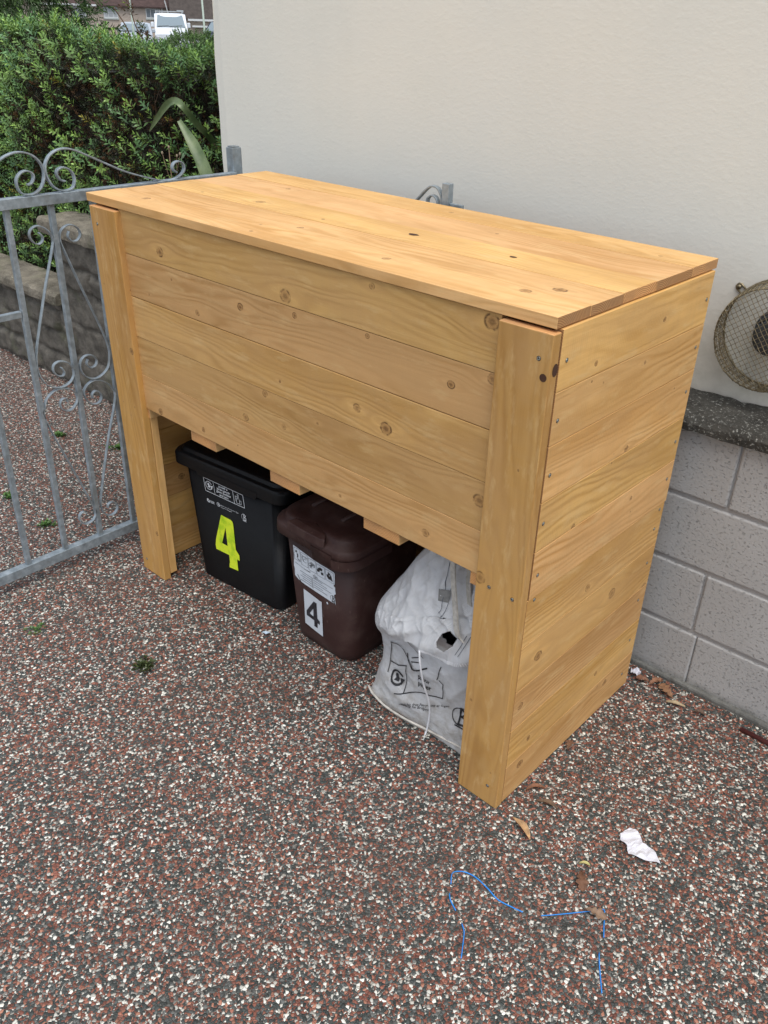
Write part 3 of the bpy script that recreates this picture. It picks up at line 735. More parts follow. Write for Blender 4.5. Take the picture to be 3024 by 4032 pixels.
line_into(m, [(.2265, .425), (.2375, .423), (.2375, .4145)], .0016, fm); line_into(m, [(.2265, .425), (.229, .406), (.232, .403)], .0016, fm)
line_into(m, [(.247, .413), (.255, .412), (.254, .398), (.247, .398)], .0014, fm)
poly_into(m, [(.076, .362), (.086, .361), (.0755, .348)], fm); poly_into(m, [(.087, .359), (.087, .347), (.079, .348)], fm)
text_into(m, "KIER", .1015, .3535, .026, fm, 0, .01, .010)
recycle_mark(m, .134, .3565, .0075, fm, .0024)
text_into(m, "ailgylchu dros Pen-y-bont ar Ogwr", .1915, .3575, .092, fm, 0, .005, .0055)
text_into(m, "recycle for Bridgend", .173, .3495, .055, fm, 0, .005, .0055)
council_mark(m, .263, .351, .020, .026, fm, .0020)
m.obj('printing', WPRINT, bb_)
m = MB()
poly_into(m, [(.142, .316), (.192, .3135), (.199, .309), (.202, .300), (.202, .190), (.218, .173), (.217, .149), (.204, .150), (.204, .099), (.158, .096), (.160, .112), (.163, .118), (.163, .152), (.095, .152), (.094, .170), (.099, .196)],
          fm, 0, [[(.159, .269), (.160, .190), (.131, .192)]])
m.obj('number', FLUO, bb_)

# ================================================================== BROWN FOOD-WASTE BIN
fb_ = thing('food_waste_bin', 'brown plastic food waste bin with domed lid, torn white label and a 4 card', 'bin')
A0, B0, T0 = Vector((.722, .140, 0)), Vector((.962, .140, 0)), Vector((.70, .118, .43)); e1 = (B0-A0).normalized(); e2 = Vector((-e1.y, e1.x, 0))
def fy2(z): return -.0225*z/.43+.0008
m = loft_l([(.001, .002, .262, .012, .30, .05), (.006, -.006, .270, .002, .305, .055), (.03, -.009, .272, fy2(.03), .31, .055), (.43, -.028, .290, fy2(.43), .35, .055)])
m.obj('body', BROWNP, fb_, True)
m = loft_l([(.428, -.044, .306, -.045, .365, .06), (.430, -.050, .313, -.052, .372, .068), (.462, -.050, .313, -.050, .372, .07), (.470, -.046, .309, -.046, .368, .07), (.473, -.034, .298, -.034, .355, .07),
            (.490, -.028, .292, -.028, .348, .07), (.497, -.014, .278, -.012, .335, .06), (.496, .004, .26, .012, .32, .05), (.503, .02, .245, .045, .30, .05), (.510, .03, .235, .06, .28, .045)])
lidf = m.obj('lid', BROWNP, fb_, True)
m = MB()   # deeper skirt on the corner, handle recess on the front, ribs on top
Pf = lambda s_, d_, z_: tuple((A0+e1*s_+e2*d_)[:2])+(z_,)
for (s0, s1, z0) in ((.165, .245, .405),):
    m.add([Pf(s0, -.0535, z0), Pf(s1, -.0535, z0), Pf(s1, -.0535, .45), Pf(s0-.012, -.0535, .45), Pf(s0, -.03, z0), Pf(s1, -.03, z0), Pf(s1, -.03, .45), Pf(s0-.012, -.03, .45)],
          [(0, 1, 2, 3), (4, 7, 6, 5), (0, 4, 5, 1), (0, 3, 7, 4), (1, 5, 6, 2)])
K = 10; a_ = [(.245+.068*math.sin(x), .0145-.068*math.cos(x)) for x in np.linspace(0, math.pi/2, K)]
vs = []
for (s_, d_) in a_+[(.313, .15)]: vs += [Pf(s_+.001, d_-.001, .405+.0*s_), Pf(s_+.001, d_-.001, .44)]
m.add(vs, [(2*i, 2*i+2, 2*i+3, 2*i+1) for i in range(K)])
m.obj('skirt', BROWNP, lidf, True)
m = MB()
hp = [(.045, -.054), (.06, -.057), (.13, -.060), (.20, -.057), (.215, -.052), (.20, -.035), (.13, -.005), (.06, -.03)]
m.add([Pf(a, b_, .466) for a, b_ in hp]+[Pf(a, b_+.004, .492 if k < 5 else .498) for k, (a, b_) in enumerate(hp)],
      [tuple(range(8, 16))]+[(k, (k+1) % 8, 8+(k+1) % 8, 8+k) for k in range(8)])
m.obj('handle', BROWNP, lidf, False, bevel=.003)
for s0 in (.055, .19):
    pts = [Pf(s0, .05, .508), Pf(s0+.002, .14, .512), Pf(s0+.002, .25, .510)]; m = MB(); m.tube(pts, .007, 8); m.obj('lid_rib', BROWNP, lidf, True)
fm = plane_map(A0, B0, T0, .0015)
m = MB()
poly_into(m, [(.034, .384), (.057, .381), (.095, .375), (.134, .3685), (.198, .3665), (.223, .365), (.227, .361), (.226, .345), (.224, .320), (.219, .312), (.216, .311), (.225, .306), (.224, .295), (.226, .281), (.221, .277), (.217, .270),
              (.221, .262), (.222, .250), (.223, .236), (.219, .243), (.213, .238), (.192, .2385), (.127, .242), (.075, .2455), (.060, .248), (.045, .252), (.034, .259), (.030, .262), (.032, .290), (.029, .302), (.032, .325), (.034, .346), (.033, .365)], fm)
poly_into(m, [(.178, .224), (.184, .228), (.187, .220), (.181, .217)], fm)
m.obj('label_sticker', LABEL, fb_)
fi = lambda a, b_: fm(a, b_, .0009)
m = MB()
for a in ((.037, .331, .066, .378), (.070, .324, .101, .372), (.105, .319, .140, .366), (.144, .317, .180, .362), (.184, .319, .2215, .361)):
    line_into(m, [(a[0], a[1]), (a[2], a[1]), (a[2], a[3]), (a[0], a[3])], .0012, fi, 1, True)
poly_into(m, [(.046, .371), (.052, .368), (.050, .361), (.043, .362)], fi); poly_into(m, [(.050, .360), (.056, .357), (.056, .347), (.051, .341), (.049, .343), (.051, .350)], fi)
line_into(m, [(.053, .338), (.062, .335)], .003, fi)
for q in range(5): line_into(m, arc(.085+.004*math.sin(q*2), .350+.005*math.cos(q*2.7), .006+.001*q, 40*q, 40*q+150, 6), .0012, fi, 1)
line_into(m, [(.074, .365), (.080, .360)], .0012, fi, 1); line_into(m, [(.090, .363), (.098, .358)], .002, fi)
for q in range(7): line_into(m, arc(.121+.009*math.sin(q*1.9), .342+.007*math.cos(q*1.3), .003+.0006*q, 0, 320, 7), .0014, fi)
for (a, b_, c) in ((.155, .345, .4), (.163, .348, -.2), (.168, .333, .2), (.150, .338, .1)):
    R2 = lambda x, y: (a+x*math.cos(c)-y*math.sin(c), b_+x*math.sin(c)+y*math.cos(c))
    poly_into(m, [R2(-.006, -.005), R2(.006, -.005), R2(.006, .005), R2(-.006, .005)], fi)
poly_into(m, [(.196, .355), (.203, .352), (.211, .343), (.216, .325), (.205, .328), (.197, .326), (.190, .334), (.188, .341), (.196, .346)], fi, 0, [[(.202, .345), (.205, .342), (.202, .339), (.199, .342)]])
text_into(m, "Yes please", .094, .3105, .034, fi, 0, .02, .0075); text_into(m, "Ie plis", .134, .3045, .021, fi, 0, .02, .0075)
line_into(m, [(.128+.001, .309), (.131, .3115), (.134, .309)], .001, fi)
for k in range(5):
    line_into(m, [(.060+.01*(k % 2), .2945-.009*k), (.112, .2915-.009*k)], .0018, fi, 1)
    line_into(m, [(.124, .2945-.009*k), (.165+.02*((k*7) % 3), .2920-.009*k)], .0018, fi, 1)
    line_into(m, [(.1145, .293-.009*k), (.1195, .293-.009*k), (.1195, .288-.009*k), (.1145, .288-.009*k)], .001, fi, 0, True)
line_into(m, [(.038, .318), (.075, .312)], .0016, fi, 1); line_into(m, [(.124, .299), (.213, .297)], .0018, fi, 1); line_into(m, [(.045, .270), (.058, .250)], .003, fi)
council_mark(m, .212, .256, .018, .024, fi, .0018)
m.obj('label_printing', [INK, INKG], fb_)
m = MB(); poly_into(m, [(.068, .223), (.100, .2185), (.138, .2130), (.143, .2115), (.1545, .212), (.149, .061), (.105, .0665), (.062, .074), (.065, .15)], fm)
m.obj('number_card', CARD, fb_)
m = MB(); poly_into(m, [(.115, .194), (.129, .193), (.1275, .128), (.139, .121), (.1375, .105), (.1265, .108), (.125, .085), (.109, .086), (.111, .111), (.074, .115), (.075, .135)], fi, 0, [[(.111, .162), (.1085, .126), (.090, .131)]])
m.obj('number', TAPE, fb_)

# ================================================================== WHITE SACK
sk = thing('recycling_sack', 'crumpled white woven sack for paper, slumped open with black print', 'sack')
def lerp(T_, z):
    for (a, b_) in zip(T_[:-1], T_[1:]):
        if z <= b_[0]: u = (z-a[0])/(b_[0]-a[0]); return [p_+(q-p_)*u for p_, q in zip(a[1:], b_[1:])]
    return list(T_[-1][1:])
#        z     x0     x1    y0    y1
SKP = [(0.00, 1.112, 1.600, .088, .40), (.03, 1.118, 1.600, .096, .41), (.12, 1.116, 1.600, .112, .42), (.20, 1.098, 1.605, .108, .42), (.27, 1.092, 1.60, .100, .42),
       (.33, 1.106, 1.60, .100, .42), (.42, 1.152, 1.60, .114, .40), (.52, 1.222, 1.60, .130, .37), (.60, 1.282, 1.60, .145, .34), (.645, 1.320, 1.590, .158, .31)]
def fold_z(x): return .300+(x-1.14)*.44
def sack_front(x, z, k=0.):
    x0, x1, y0, y1 = lerp(SKP, max(0, min(.645, z))); xc = (x0+x1)/2; a = (x1-x0)/2; b_ = (y1-y0)/2
    q = min(1, abs((x-xc)/a)); n_ = .20+.35*min(1, z/.16); y = (y0+y1)/2-b_*max(0., (1-q**(2/n_)))**(n_/2)
    side = max(0, 1-q**6)
    fz = fold_z(x); d = z-fz
    # overhanging fold that runs up to the right, sheet below tucked in
    if d < 0: y += side*(-.034*math.exp(-(d/.045)**2)+.012*math.exp(-((d+.10)/.05)**2))
    else: y += side*(-.034*math.exp(-(d/.10)**2))
    # creases
    for (A_, kx, kz, ph_, wp) in ((.0085, 17, 9, .3, 1.2), (.0065, -9, 23, 1.7, .9), (.0055, 26, -21, 2.9, 1.1), (.0045, 33, 30, .9, 1.6), (.0032, -58, 37, 4.1, 1.3), (.0026, 47, 71, 2.2, 1.)):
        y -= 1.35*side*A_*((1-abs(math.sin(kx*x+kz*z+ph_+wp*math.sin(13*x-11*z+ph_))))**2.2-.25)*(.38+.62*min(1, max(0, (z-fz+.03)/.06)))
    y += .45*side*(.005*math.sin(38*x+19*z+2*math.sin(11*z))*(.5+.5*math.sin(9*x+3)) + .003*math.sin(61*x-44*z) + .0055*math.sin(17*z-26*x+1.5*math.sin(14*x)))
    y += side*.008*math.exp(-((x-1.36+.2*(z-.5))/.022)**2)*(1 if z > fz+.02 else 0)
    y -= side*.009*math.exp(-((z-.06-.3*abs(x-1.3))/.03)**2)*math.exp(-((x-1.25)/.12)**2)
    return y-k
m = MB(); NT, NZ = 300, 190; vs = []
for i in range(NZ+1):
    z = .645*i/NZ; x0, x1, y0, y1 = lerp(SKP, z); xc, yc, a, b_ = (x0+x1)/2, (y0+y1)/2, (x1-x0)/2, (y1-y0)/2
    for k in range(NT):
        th = 2*math.pi*k/NT; c, s_ = math.cos(th), math.sin(th)
        n_ = .20+.35*min(1, z/.16); x = xc+a*math.copysign(abs(c)**n_, c); y = yc+b_*math.copysign(abs(s_)**n_, s_)
        if s_ < 0: y = sack_front(x, z)
        else: y += .008*math.sin(30*x+21*z)*abs(s_)
        x += .006*math.sin(26*z+3)*abs(c)**4
        vs.append((x, y, z+(.018*math.sin(5*th)+.012*math.sin(11*th) if i == NZ else 0)))
def hem_z(x): return float(np.interp(x, [1.15, 1.25, 1.33, 1.372, 1.44, 1.475, 1.53, 1.60], [.305, .325, .342, .340, .332, .338, .364, .40]))
def flap_y(x, z):
    zt = fold_z(x)+.035; zh = hem_z(x); t_ = min(1, max(0, (zt-z)/max(.01, zt-zh))); w_ = min(1, max(0, (x-1.17)/.14))
    return sack_front(x, max(z, fold_z(x)-.01))-.0015-w_*(.030*math.sin(t_*1.9)+.004*math.sin(46*x+8*t_))
holep = [(1.450, .437), (1.480, .430), (1.470, .400), (1.444, .366), (1.424, .374), (1.418, .390), (1.425, .415)]
def inside(x, z, P):
    r_ = False; j = len(P)-1
    for i in range(len(P)):
        if (P[i][1] > z) != (P[j][1] > z) and x < (P[j][0]-P[i][0])*(z-P[i][1])/(P[j][1]-P[i][1])+P[i][0]: r_ = not r_
        j = i
    return r_
fs = []
for i in range(NZ):
    for k in range(NT):
        f = (i*NT+k, i*NT+(k+1) % NT, (i+1)*NT+(k+1) % NT, (i+1)*NT+k)
        v = vs[f[0]]
        if k > NT//2 and 1.405 < v[0] < 1.50 and .350 < v[2] < .455 : continue
        fs.append(f)
fs.append(tuple(range(NT))[::-1])
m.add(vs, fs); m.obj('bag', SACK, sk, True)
m = MB(); NA, NB_ = 240, 64; fvs = []
for i in range(NB_+1):
    for k in range(NA+1):
        x = 1.16+.44*k/NA; t_ = i/NB_; z = (fold_z(x)+.035)*(1-t_)+hem_z(x)*t_; fvs.append((x, flap_y(x, z), z))
ff = []
for i in range(NB_):
    for k in range(NA):
        a = i*(NA+1)+k
        if not inside(fvs[a][0]+.002, fvs[a][2]-.001, holep): ff.append((a, a+1, a+NA+2, a+NA+1))
m.add(fvs, ff); fo = m.obj('flap', SACK, sk, True); so = fo.modifiers.new('s', 'SOLIDIFY'); so.thickness = .0016
sm = lambda a, b_: (a, sack_front(a, b_)-.0032, b_)
m = MB()
lw = .0030
line_into(m, smooth_path([(1.190, .225), (1.189, .17), (1.191, .115)], 4), lw, sm); line_into(m, [(1.192, .152), (1.230, .162), (1.268, .185)], lw, sm)
line_into(m, smooth_path([(1.192, .226), (1.235, .232), (1.28, .215), (1.30, .190)], 4), lw, sm)
line_into(m, smooth_path([(1.205, .262), (1.212, .292), (1.232, .310)], 5), lw, sm); line_into(m, smooth_path([(1.230, .312), (1.250, .292), (1.30, .262), (1.33, .250)], 5), lw*.8, sm)
line_into(m, smooth_path([(1.268, .232), (1.280, .208), (1.302, .192), (1.350, .226)], 4), lw*1.5, sm)
line_into(m, [(1.290, .230), (1.312, .242)], lw, sm); line_into(m, [(1.290, .216), (1.318, .228)], lw, sm)
line_into(m, smooth_path([(1.267, .186), (1.268, .14), (1.271, .086)], 4), lw, sm)
line_into(m, smooth_path([(1.240, .070), (1.272, .086), (1.326, .119), (1.365, .128), (1.415, .150)], 4), lw, sm)
line_into(m, [(1.415, .150), (1.414, .203), (1.399, .210)], lw, sm); line_into(m, [(1.402, .262), (1.392, .210)], lw, sm)
recycle_mark(m, 1.232, .118, .022, sm, .0065)
text_into(m, "papur", 1.342, .174, .046, sm, 0, .02, .019); text_into(m, "paper", 1.344, .149, .046, sm, 0, .02, .019)
text_into(m, "ailgylchu dros Pen-y-bont ar Ogwr", 1.352, .088, .175, lambda a, b_: sm(a, b_+(a-1.352)*.50), 0, .008, .012)
text_into(m, "recycle for Bridgend", 1.325, .066, .105, lambda a, b_: sm(a, b_+(a-1.325)*.40), 0, .008, .012)
council_mark(m, 1.482, .118, .040, .060, sm, .004)
m.obj('printing', INK, sk)
m = MB()   # seam bands and stitching up the side
bp = [(1.404-.0012, .625), (1.412, .56), (1.418, .50), (1.412, .465)]
m2 = MB()
for dx in (-.008, .008): m = MB(); line_into(m, smooth_path([(1.392+dx, .60), (1.398+dx, .53), (1.402+dx, .47), (1.395+dx, .452)], 4), .0018, sm); m.obj('stitching', INKG, sk)
m = MB()
for dx in (0., .010): line_into(m, smooth_path([(1.505+dx, .45), (1.492+dx, .41), (1.478+dx, .375)], 4), .0016, lambda a, b_: (a, flap_y(a, b_)-.002, b_))
m.obj('stitching', INKG, sk)
poly_into(m2, [(1.374, .522), (1.412, .528), (1.410, .492), (1.376, .484)], lambda a, b_: sm(a, b_))
m2.obj('patch', simple("grey_patch", (.17, .17, .165), .7, nscale=60, namp=.3), sk)
# white edge tape, hanging hem, long loose thread, bottom seam
WH = simple("white_strap", (.72, .73, .76), .5, nscale=60, namp=.08)
m = MB(); hem = smooth_path([(1.372, .338), (1.40, .328), (1.44, .330), (1.475, .338), (1.53, .362)], 8)
for i, q in enumerate(hem): 
    if i % 1 == 0 and i+1 < len(hem):
        line_into(m, [(q[0], hem_z(q[0])+.011), (q[0]+.004, hem_z(q[0])+.003)], .0030, lambda a, b_: (a, flap_y(a, b_)-.003, b_))
m.obj('zigzag_stitch', WH, sk)
m = MB(); m.tube([(p_[0], p_[1], p_[2]) for p_ in smooth_path([(1.372, .040, .345), (1.381, .036, .30), (1.384, .052, .22), (1.390, .072, .15), (1.389, .082, .09), (1.382, .082, .02), (1.382, .074, .004)], 6)], .0028, 6)
m.tube([(1.376, .082, .012), (1.386, .070, .006), (1.391, .058, .002)], .0008, 5)
m.obj('drawstring', WH, sk, True)
m = MB(); bs_ = smooth_path([(1.122, .104, .014), (1.155, .090, .010), (1.22, .078, .007), (1.30, .080, .006), (1.37, .090, .006), (1.436, .098, .006), (1.50, .106, .006), (1.58, .12, .006)], 6)
m.ribbon(bs_, (0, -.5, .85), .030, .006)
m.obj('bottom_seam', simple("dirty_hem", (.50, .47, .42), .7, nscale=35, namp=.3, bump=.4), sk, bevel=.001)
m = MB(); m.ribbon(smooth_path([(1.405, .12, .66), (1.425, .10, .60), (1.450, .085, .52), (1.480, .062, .455), (1.50, .058, .44)], 8), (.9, -.3, .1), .022, .004)
m.ribbon(smooth_path([(1.43, .16, .66), (1.455, .13, .58), (1.48, .11, .52)], 6), (.9, -.3, .1), .020, .004)
m.obj('handle', simple("woven_strap", (.42, .40, .36), .7, nscale=80, namp=.25, bump=.6, bscale=300), sk)

# ================================================================== METAL GATES
GX = -.20
gate = thing('driveway_gate', 'galvanised wrought iron gate with scrolls, swung across the drive left of the store', 'gate')
lean = lambda y, z: y+(z-.7)*.026
YC = -.026   # centre line of the ornament
def G(y, z, dx=0.): return (GX+dx, lean(y, z), z)
def gbar(name, a, b_, wx, wy, parent=gate):
    """rectangular bar from (y,z) a to b_"""
    mb = MB(); (y0, z0), (y1, z1) = a, b_; hz = wy/2
    if abs(z1-z0) > abs(y1-y0):
        P = [(dx, y0+dy-lean(0, 0)*0, z0) for dx in (-wx/2, wx/2) for dy in (-hz, hz)]+[(dx, y1+dy, z1) for dx in (-wx/2, wx/2) for dy in (-hz, hz)]
    else: P = [(dx, y0, z0+dz) for dx in (-wx/2, wx/2) for dz in (-hz, hz)]+[(dx, y1, z1+dz) for dx in (-wx/2, wx/2) for dz in (-hz, hz)]
    mb.add([G(y, z, dx) for dx, y, z in P], [(0, 1, 3, 2), (4, 6, 7, 5), (0, 4, 5, 1), (2, 3, 7, 6), (0, 2, 6, 4), (1, 5, 7, 3)])
    return mb.obj(name, GALV, parent, bevel=.0015)
gbar('top_rail', (-.77, 1.331), (.70, 1.331), .032, .032); gbar('bottom_rail', (-.77, .067), (.70, .067), .032, .036)
for y in (-.77+.02, .68): gbar('stile', (y, .085), (y, 1.315), .032, .032)
for k in range(-4, 5):
    y = -.040+k*.147
    if abs(y-.68) < .05 or abs(y+.75) < .05: continue
    gbar('bar', (y, .085), (y, 1.315), .018, .018)
gbar('middle_rail', (-.74, .99), (-.198, .99), .020, .020); gbar('middle_rail', (.112, .99), (.665, .99), .020, .020)
def scroll(paths, wd=.014, th=.004, parent=gate, name='scroll', fx=None):
    for p_ in paths:
        mb = MB(); q = smooth_path(p_, 5)
        # traced in space, so no lean is added again
        mb.ribbon([(GX+.002, a[0], a[1]) if fx is None else fx(a[0], a[1]) for a in q], (1, 0, 0) if fx is None else (0, 1, 0), wd, th); mb.obj(name, GALV, parent, True, bevel=.0008)
top2 = [(.037, 1.379), (.023, 1.383), (.013, 1.399), (.017, 1.413), (.035, 1.420), (.054, 1.414), (.068, 1.398), (.070, 1.377), (.060, 1.357), (.038, 1.350), (.013, 1.354), (-.009, 1.371), (-.021, 1.396), (-.023, 1.421), (-.014, 1.443),
        (.002, 1.460), (.025, 1.471), (.054, 1.474), (.083, 1.468), (.124, 1.450), (.196, 1.416), (.272, 1.383), (.390, 1.348), (.432, 1.345), (.472, 1.356), (.492, 1.374), (.490, 1.394), (.472, 1.404), (.450, 1.397), (.446, 1.380), (.460, 1.368)]
mir = lambda P, c=YC: [(2*c-y, z) for y, z in P]
scroll([top2, mir(top2)], .016, .005)
upA = [(-.081, 1.234), (-.071, 1.220), (-.074, 1.206), (-.087, 1.199), (-.102, 1.205), (-.112, 1.223), (-.110, 1.240), (-.097, 1.252), (-.079, 1.255), (-.059, 1.245), (-.044, 1.228), (-.038, 1.207), (-.045, 1.180), (-.096, 1.050), (-.160, .870),
       (-.173, .805), (-.167, .763), (-.146, .730), (-.108, .712), (-.073, .718), (-.051, .738), (-.046, .765), (-.062, .792), (-.091, .804), (-.113, .797), (-.119, .776), (-.106, .756), (-.088, .751), (-.081, .764), (-.090, .782)]
upB = [(.022, 1.225), (.016, 1.208), (.029, 1.192), (.047, 1.193), (.060, 1.208), (.057, 1.226), (.043, 1.240), (.024, 1.245), (.003, 1.237), (-.010, 1.222), (-.014, 1.200), (-.006, 1.168), (.029, 1.052), (.086, .870), (.099, .810), (.098, .775), (.086, .739),
       (.058, .716), (.024, .710), (-.008, .730), (-.021, .761), (-.013, .788), (.008, .801), (.033, .795), (.046, .776), (.038, .757), (.018, .754), (.006, .770), (.014, .786)]
loA = [(-.092, .663), (-.084, .648), (-.095, .638), (-.110, .648), (-.116, .662), (-.112, .676), (-.100, .682), (-.085, .676), (-.095, .625)]
loA = [(-.095, .660), (-.086, .648), (-.094, .637), (-.110, .641), (-.118, .658), (-.110, .676), (-.090, .678), (-.072, .662), (-.078, .630), (-.067, .627), (-.052, .652), (-.056, .682), (-.084, .703), (-.125, .707), (-.160, .686), (-.176, .655), (-.182, .614), (-.105, .356), (-.062, .215), (-.058, .188), (-.071, .163), (-.096, .154), (-.118, .160), (-.129, .180), (-.125, .200), (-.110, .210), (-.098, .200), (-.100, .186)]
loA = [(-.092, .663), (-.085, .650), (-.093, .639), (-.108, .645), (-.116, .662), (-.106, .680), (-.086, .682)][:6]+[(-.092, .686), (-.075, .672), (-.070, .650), (-.080, .630), (-.100, .617), (-.124, .622)][:0]+[]
loA = [(-.094, .655), (-.088, .643), (-.099, .636), (-.113, .645), (-.117, .663), (-.105, .678), (-.086, .674), (-.075, .655), (-.078, .634), (-.095, .618), (-.120, .612)]
loop_l = [(-.092, .668), (-.084, .652), (-.092, .639), (-.108, .643), (-.118, .660), (-.114, .680), (-.098, .690)]
# lower scrolls: small curl, large bow over the top, then the long taper down to the foot curl
loA = [(-.092, .664), (-.083, .648), (-.095, .637), (-.112, .650), (-.118, .668), (-.113, .640), (-.096, .621), (-.071, .624), (-.052, .650), (-.055, .682), (-.083, .703), (-.124, .707), (-.159, .686), (-.176, .655), (-.181, .612), (-.105, .356), (-.064, .215), (-.059, .188), (-.071, .163), (-.096, .154), (-.118, .161), (-.129, .182), (-.122, .203), (-.107, .209), (-.096, .196)]
loA[3:6] = [(-.108, .640), (-.118, .650), (-.112, .633)]
loA = [(-.094, .668), (-.086, .655), (-.092, .643), (-.104, .642), (-.113, .652), (-.114, .668), (-.103, .680), (-.087, .681), (-.0725, .669), (-.069, .650), (-.079, .632), (-.098, .624)][:0] + \
      [(-.090, .660), (-.086, .648), (-.097, .641), (-.110, .650), (-.113, .668), (-.100, .679), (-.113, .676), (-.120, .655), (-.113, .632), (-.092, .620), (-.068, .628), (-.052, .652), (-.056, .682), (-.084, .703), (-.125, .707), (-.160, .686), (-.176, .655), (-.181, .612), (-.105, .356), (-.064, .215), (-.059, .188), (-.071, .163), (-.096, .154), (-.118, .161), (-.129, .182), (-.122, .203), (-.107, .209), (-.096, .196)][6:]
loA = [(-.096, .662), (-.088, .650), (-.096, .640), (-.109, .646)][:0]+[(-.092, .664), (-.085, .652), (-.092, .642)][:0]+loA
curlA = [(-.090, .652), (-.090, .664), (-.101, .670), (-.113, .664), (-.118, .650), (-.113, .634)]
loA = curlA[:-1]+loA[2:]
loB = [(.006, .640), (.007, .655), (.020, .664), (.036, .656), (.042, .640), (.036, .623), (.018, .615), (-.005, .624), (-.021, .648), (-.021, .678), (.004, .700), (.034, .703), (.069, .683), (.090, .652), (.094, .613), (.036, .451), (-.028, .240), (-.033, .200), (-.030, .175), (-.013, .155), (.011, .151), (.030, .165), (.031, .188), (.014, .204), (-.003, .200), (-.008, .185)]
scroll([upA, upB, loA, loB], .014, .004)
gp = MB(); gp.box(-.240, -.200, .715, .757, 0, 1.430); gp.box(-.236, -.204, .719, .753, 1.430, 1.435)
tag(gp.obj('gate_post', GALV, None, bevel=.004), 'square galvanised steel gate post in front of the cream wall, behind the store', 'gate post')

# second leaf folded back behind the store
g2 = thing('folded_gate', 'second galvanised gate leaf folded back behind the store, its scroll showing above the lid', 'gate')
def gb2(name, x0, x1, z0, z1, y=.763, h=.012):
    mb = MB(); mb.box(x0, x1, y-h, y+h, z0, z1); return mb.obj(name, GALV, g2, bevel=.0015)
gb2('stile', .785, .812, .05, 1.428); gb2('stile', -.10, -.073, .05, 1.33)
gb2('top_rail', -.073, .785, 1.300, 1.332); gb2('bottom_rail', -.073, .785, .05, .082)
for k in range(5): gb2('bar', .05+k*.145, .068+k*.145, .082, 1.300, h=.009)
s2 = [(.60, 1.335), (.66, 1.352), (.715, 1.400), (.738, 1.412), (.762, 1.408), (.778, 1.385), (.783, 1.350), (.778, 1.33)]
s3 = [(.720, 1.352), (.722, 1.374), (.740, 1.385), (.758, 1.378), (.764, 1.36), (.758, 1.338)]
for P in (s2, s3):
    mb = MB(); mb.ribbon([(a[0], .763, a[1]) for a in smooth_path(P, 5)], (0, 1, 0), .016, .005); mb.obj('scroll', GALV, g2, True, bevel=.0008)
mb = MB(); mb.box(.812, .862, .757, .769, 1.335, 1.372); mb.tube([(.835, .752, 1.353), (.835, .772, 1.353)], .007, 8); mb.obj('hinge', GALV, g2, bevel=.001)

# ================================================================== FLUE GUARD
fg = wallthing('flue_guard', 'round tarnished wire cage fixed over the dark boiler flue on the cream wall', 'flue guard')
FC = (1.797, 1.134)
def ringp(r, y, n=48): return [(FC[0]+r*math.cos(6.2832*k/n), y, FC[1]+r*math.sin(6.2832*k/n)) for k in range(n)]
m = MB(); m.tube(ringp(.150, .188), .0028, 6, closed=True); m.tube(ringp(.140, .100), .0024, 6, closed=True); m.tube(ringp(.149, .150), .0014, 5, closed=True)
m.obj('rim', WIRE, fg, True)
m = MB()
def gy_(x, z):   # the mesh is slightly dished
    r = math.hypot(x, z); return .094+.10*max(0, r-.118)**2*30
step = .0128; R_ = .150
for fam in (0, 1):
    a = math.radians(38 if fam == 0 else -52); ca, sa = math.cos(a), math.sin(a)
    for k in range(-11, 12):
        d = k*step+.003
        if abs(d) > .140: continue
        hl = math.sqrt(.141**2-d*d); pts = []
        N = 14
        for i in range(N+1):
            s_ = -hl+2*hl*i/N; x = ca*s_-sa*d; z = sa*s_+ca*d
            pts.append((FC[0]+x, gy_(x, z)+.0012*((i % 2)*2-1)*(1 if fam else -1), FC[1]+z))
        # run the wire back down the side of the cage to the wall
        def back(p_):
            x, z = p_[0]-FC[0], p_[2]-FC[1]; r = math.hypot(x, z); c = .150/r
            return [(FC[0]+x*c*.985, .130, FC[1]+z*c*.985), (FC[0]+x*c, .187, FC[1]+z*c)]
        pts = back(pts[0])[::-1]+pts+back(pts[-1]); m.tube(pts, .00105, 4)
for k in range(5): m.tube(ringp(.143+.0014*k, .108+.016*k, 40), .0009, 4, closed=True)
for k in range(110):
    a = 6.2832*k/110; b_ = a+.05*math.sin(k*2.3)
    m.tube([(FC[0]+.141*math.cos(a), .100, FC[1]+.141*math.sin(a)), (FC[0]+.150*math.cos(b_), .186, FC[1]+.150*math.sin(b_))], .0008, 4)
m.obj('wire_mesh', WIRE, fg, True)
for (a, l) in ((math.radians(142), .032), (math.radians(-92), .024), (math.radians(25), .03)):
    mb = MB(); ca, sa = math.cos(a), math.sin(a); P = []
    for s_, q in ((.146, .009), (.146+l-.006, .009), (.146+l, .005), (.146+l, -.005), (.146+l-.006, -.009), (.146, -.009)): P.append((FC[0]+ca*s_-sa*q, .193, FC[1]+sa*s_+ca*q))
    mb.tube(P, .0026, 6); c0 = (FC[0]+ca*(.146+l-.008), FC[1]+sa*(.146+l-.008)); mb.tube([(c0[0], .199, c0[1]), (c0[0], .186, c0[1])], .0065, 8); mb.obj('bracket', WIRE, fg, True)
fl = wallthing('boiler_flue', 'dark grey round boiler flue terminal inside the wire cage', 'flue')
def disc_prof(mb, prof, n=40):
    vs = []; 
    for r, y in prof: vs += [(FC[0]+.004+r*math.cos(6.2832*k/n), y, FC[1]+.004+r*math.sin(6.2832*k/n)) for k in range(n)]
    N = len(prof); mb.add(vs, [(i*n+k, i*n+(k+1) % n, (i+1)*n+(k+1) % n, (i+1)*n+k) for i in range(N-1) for k in range(n)]+[tuple((N-1)*n+k for k in range(n))])
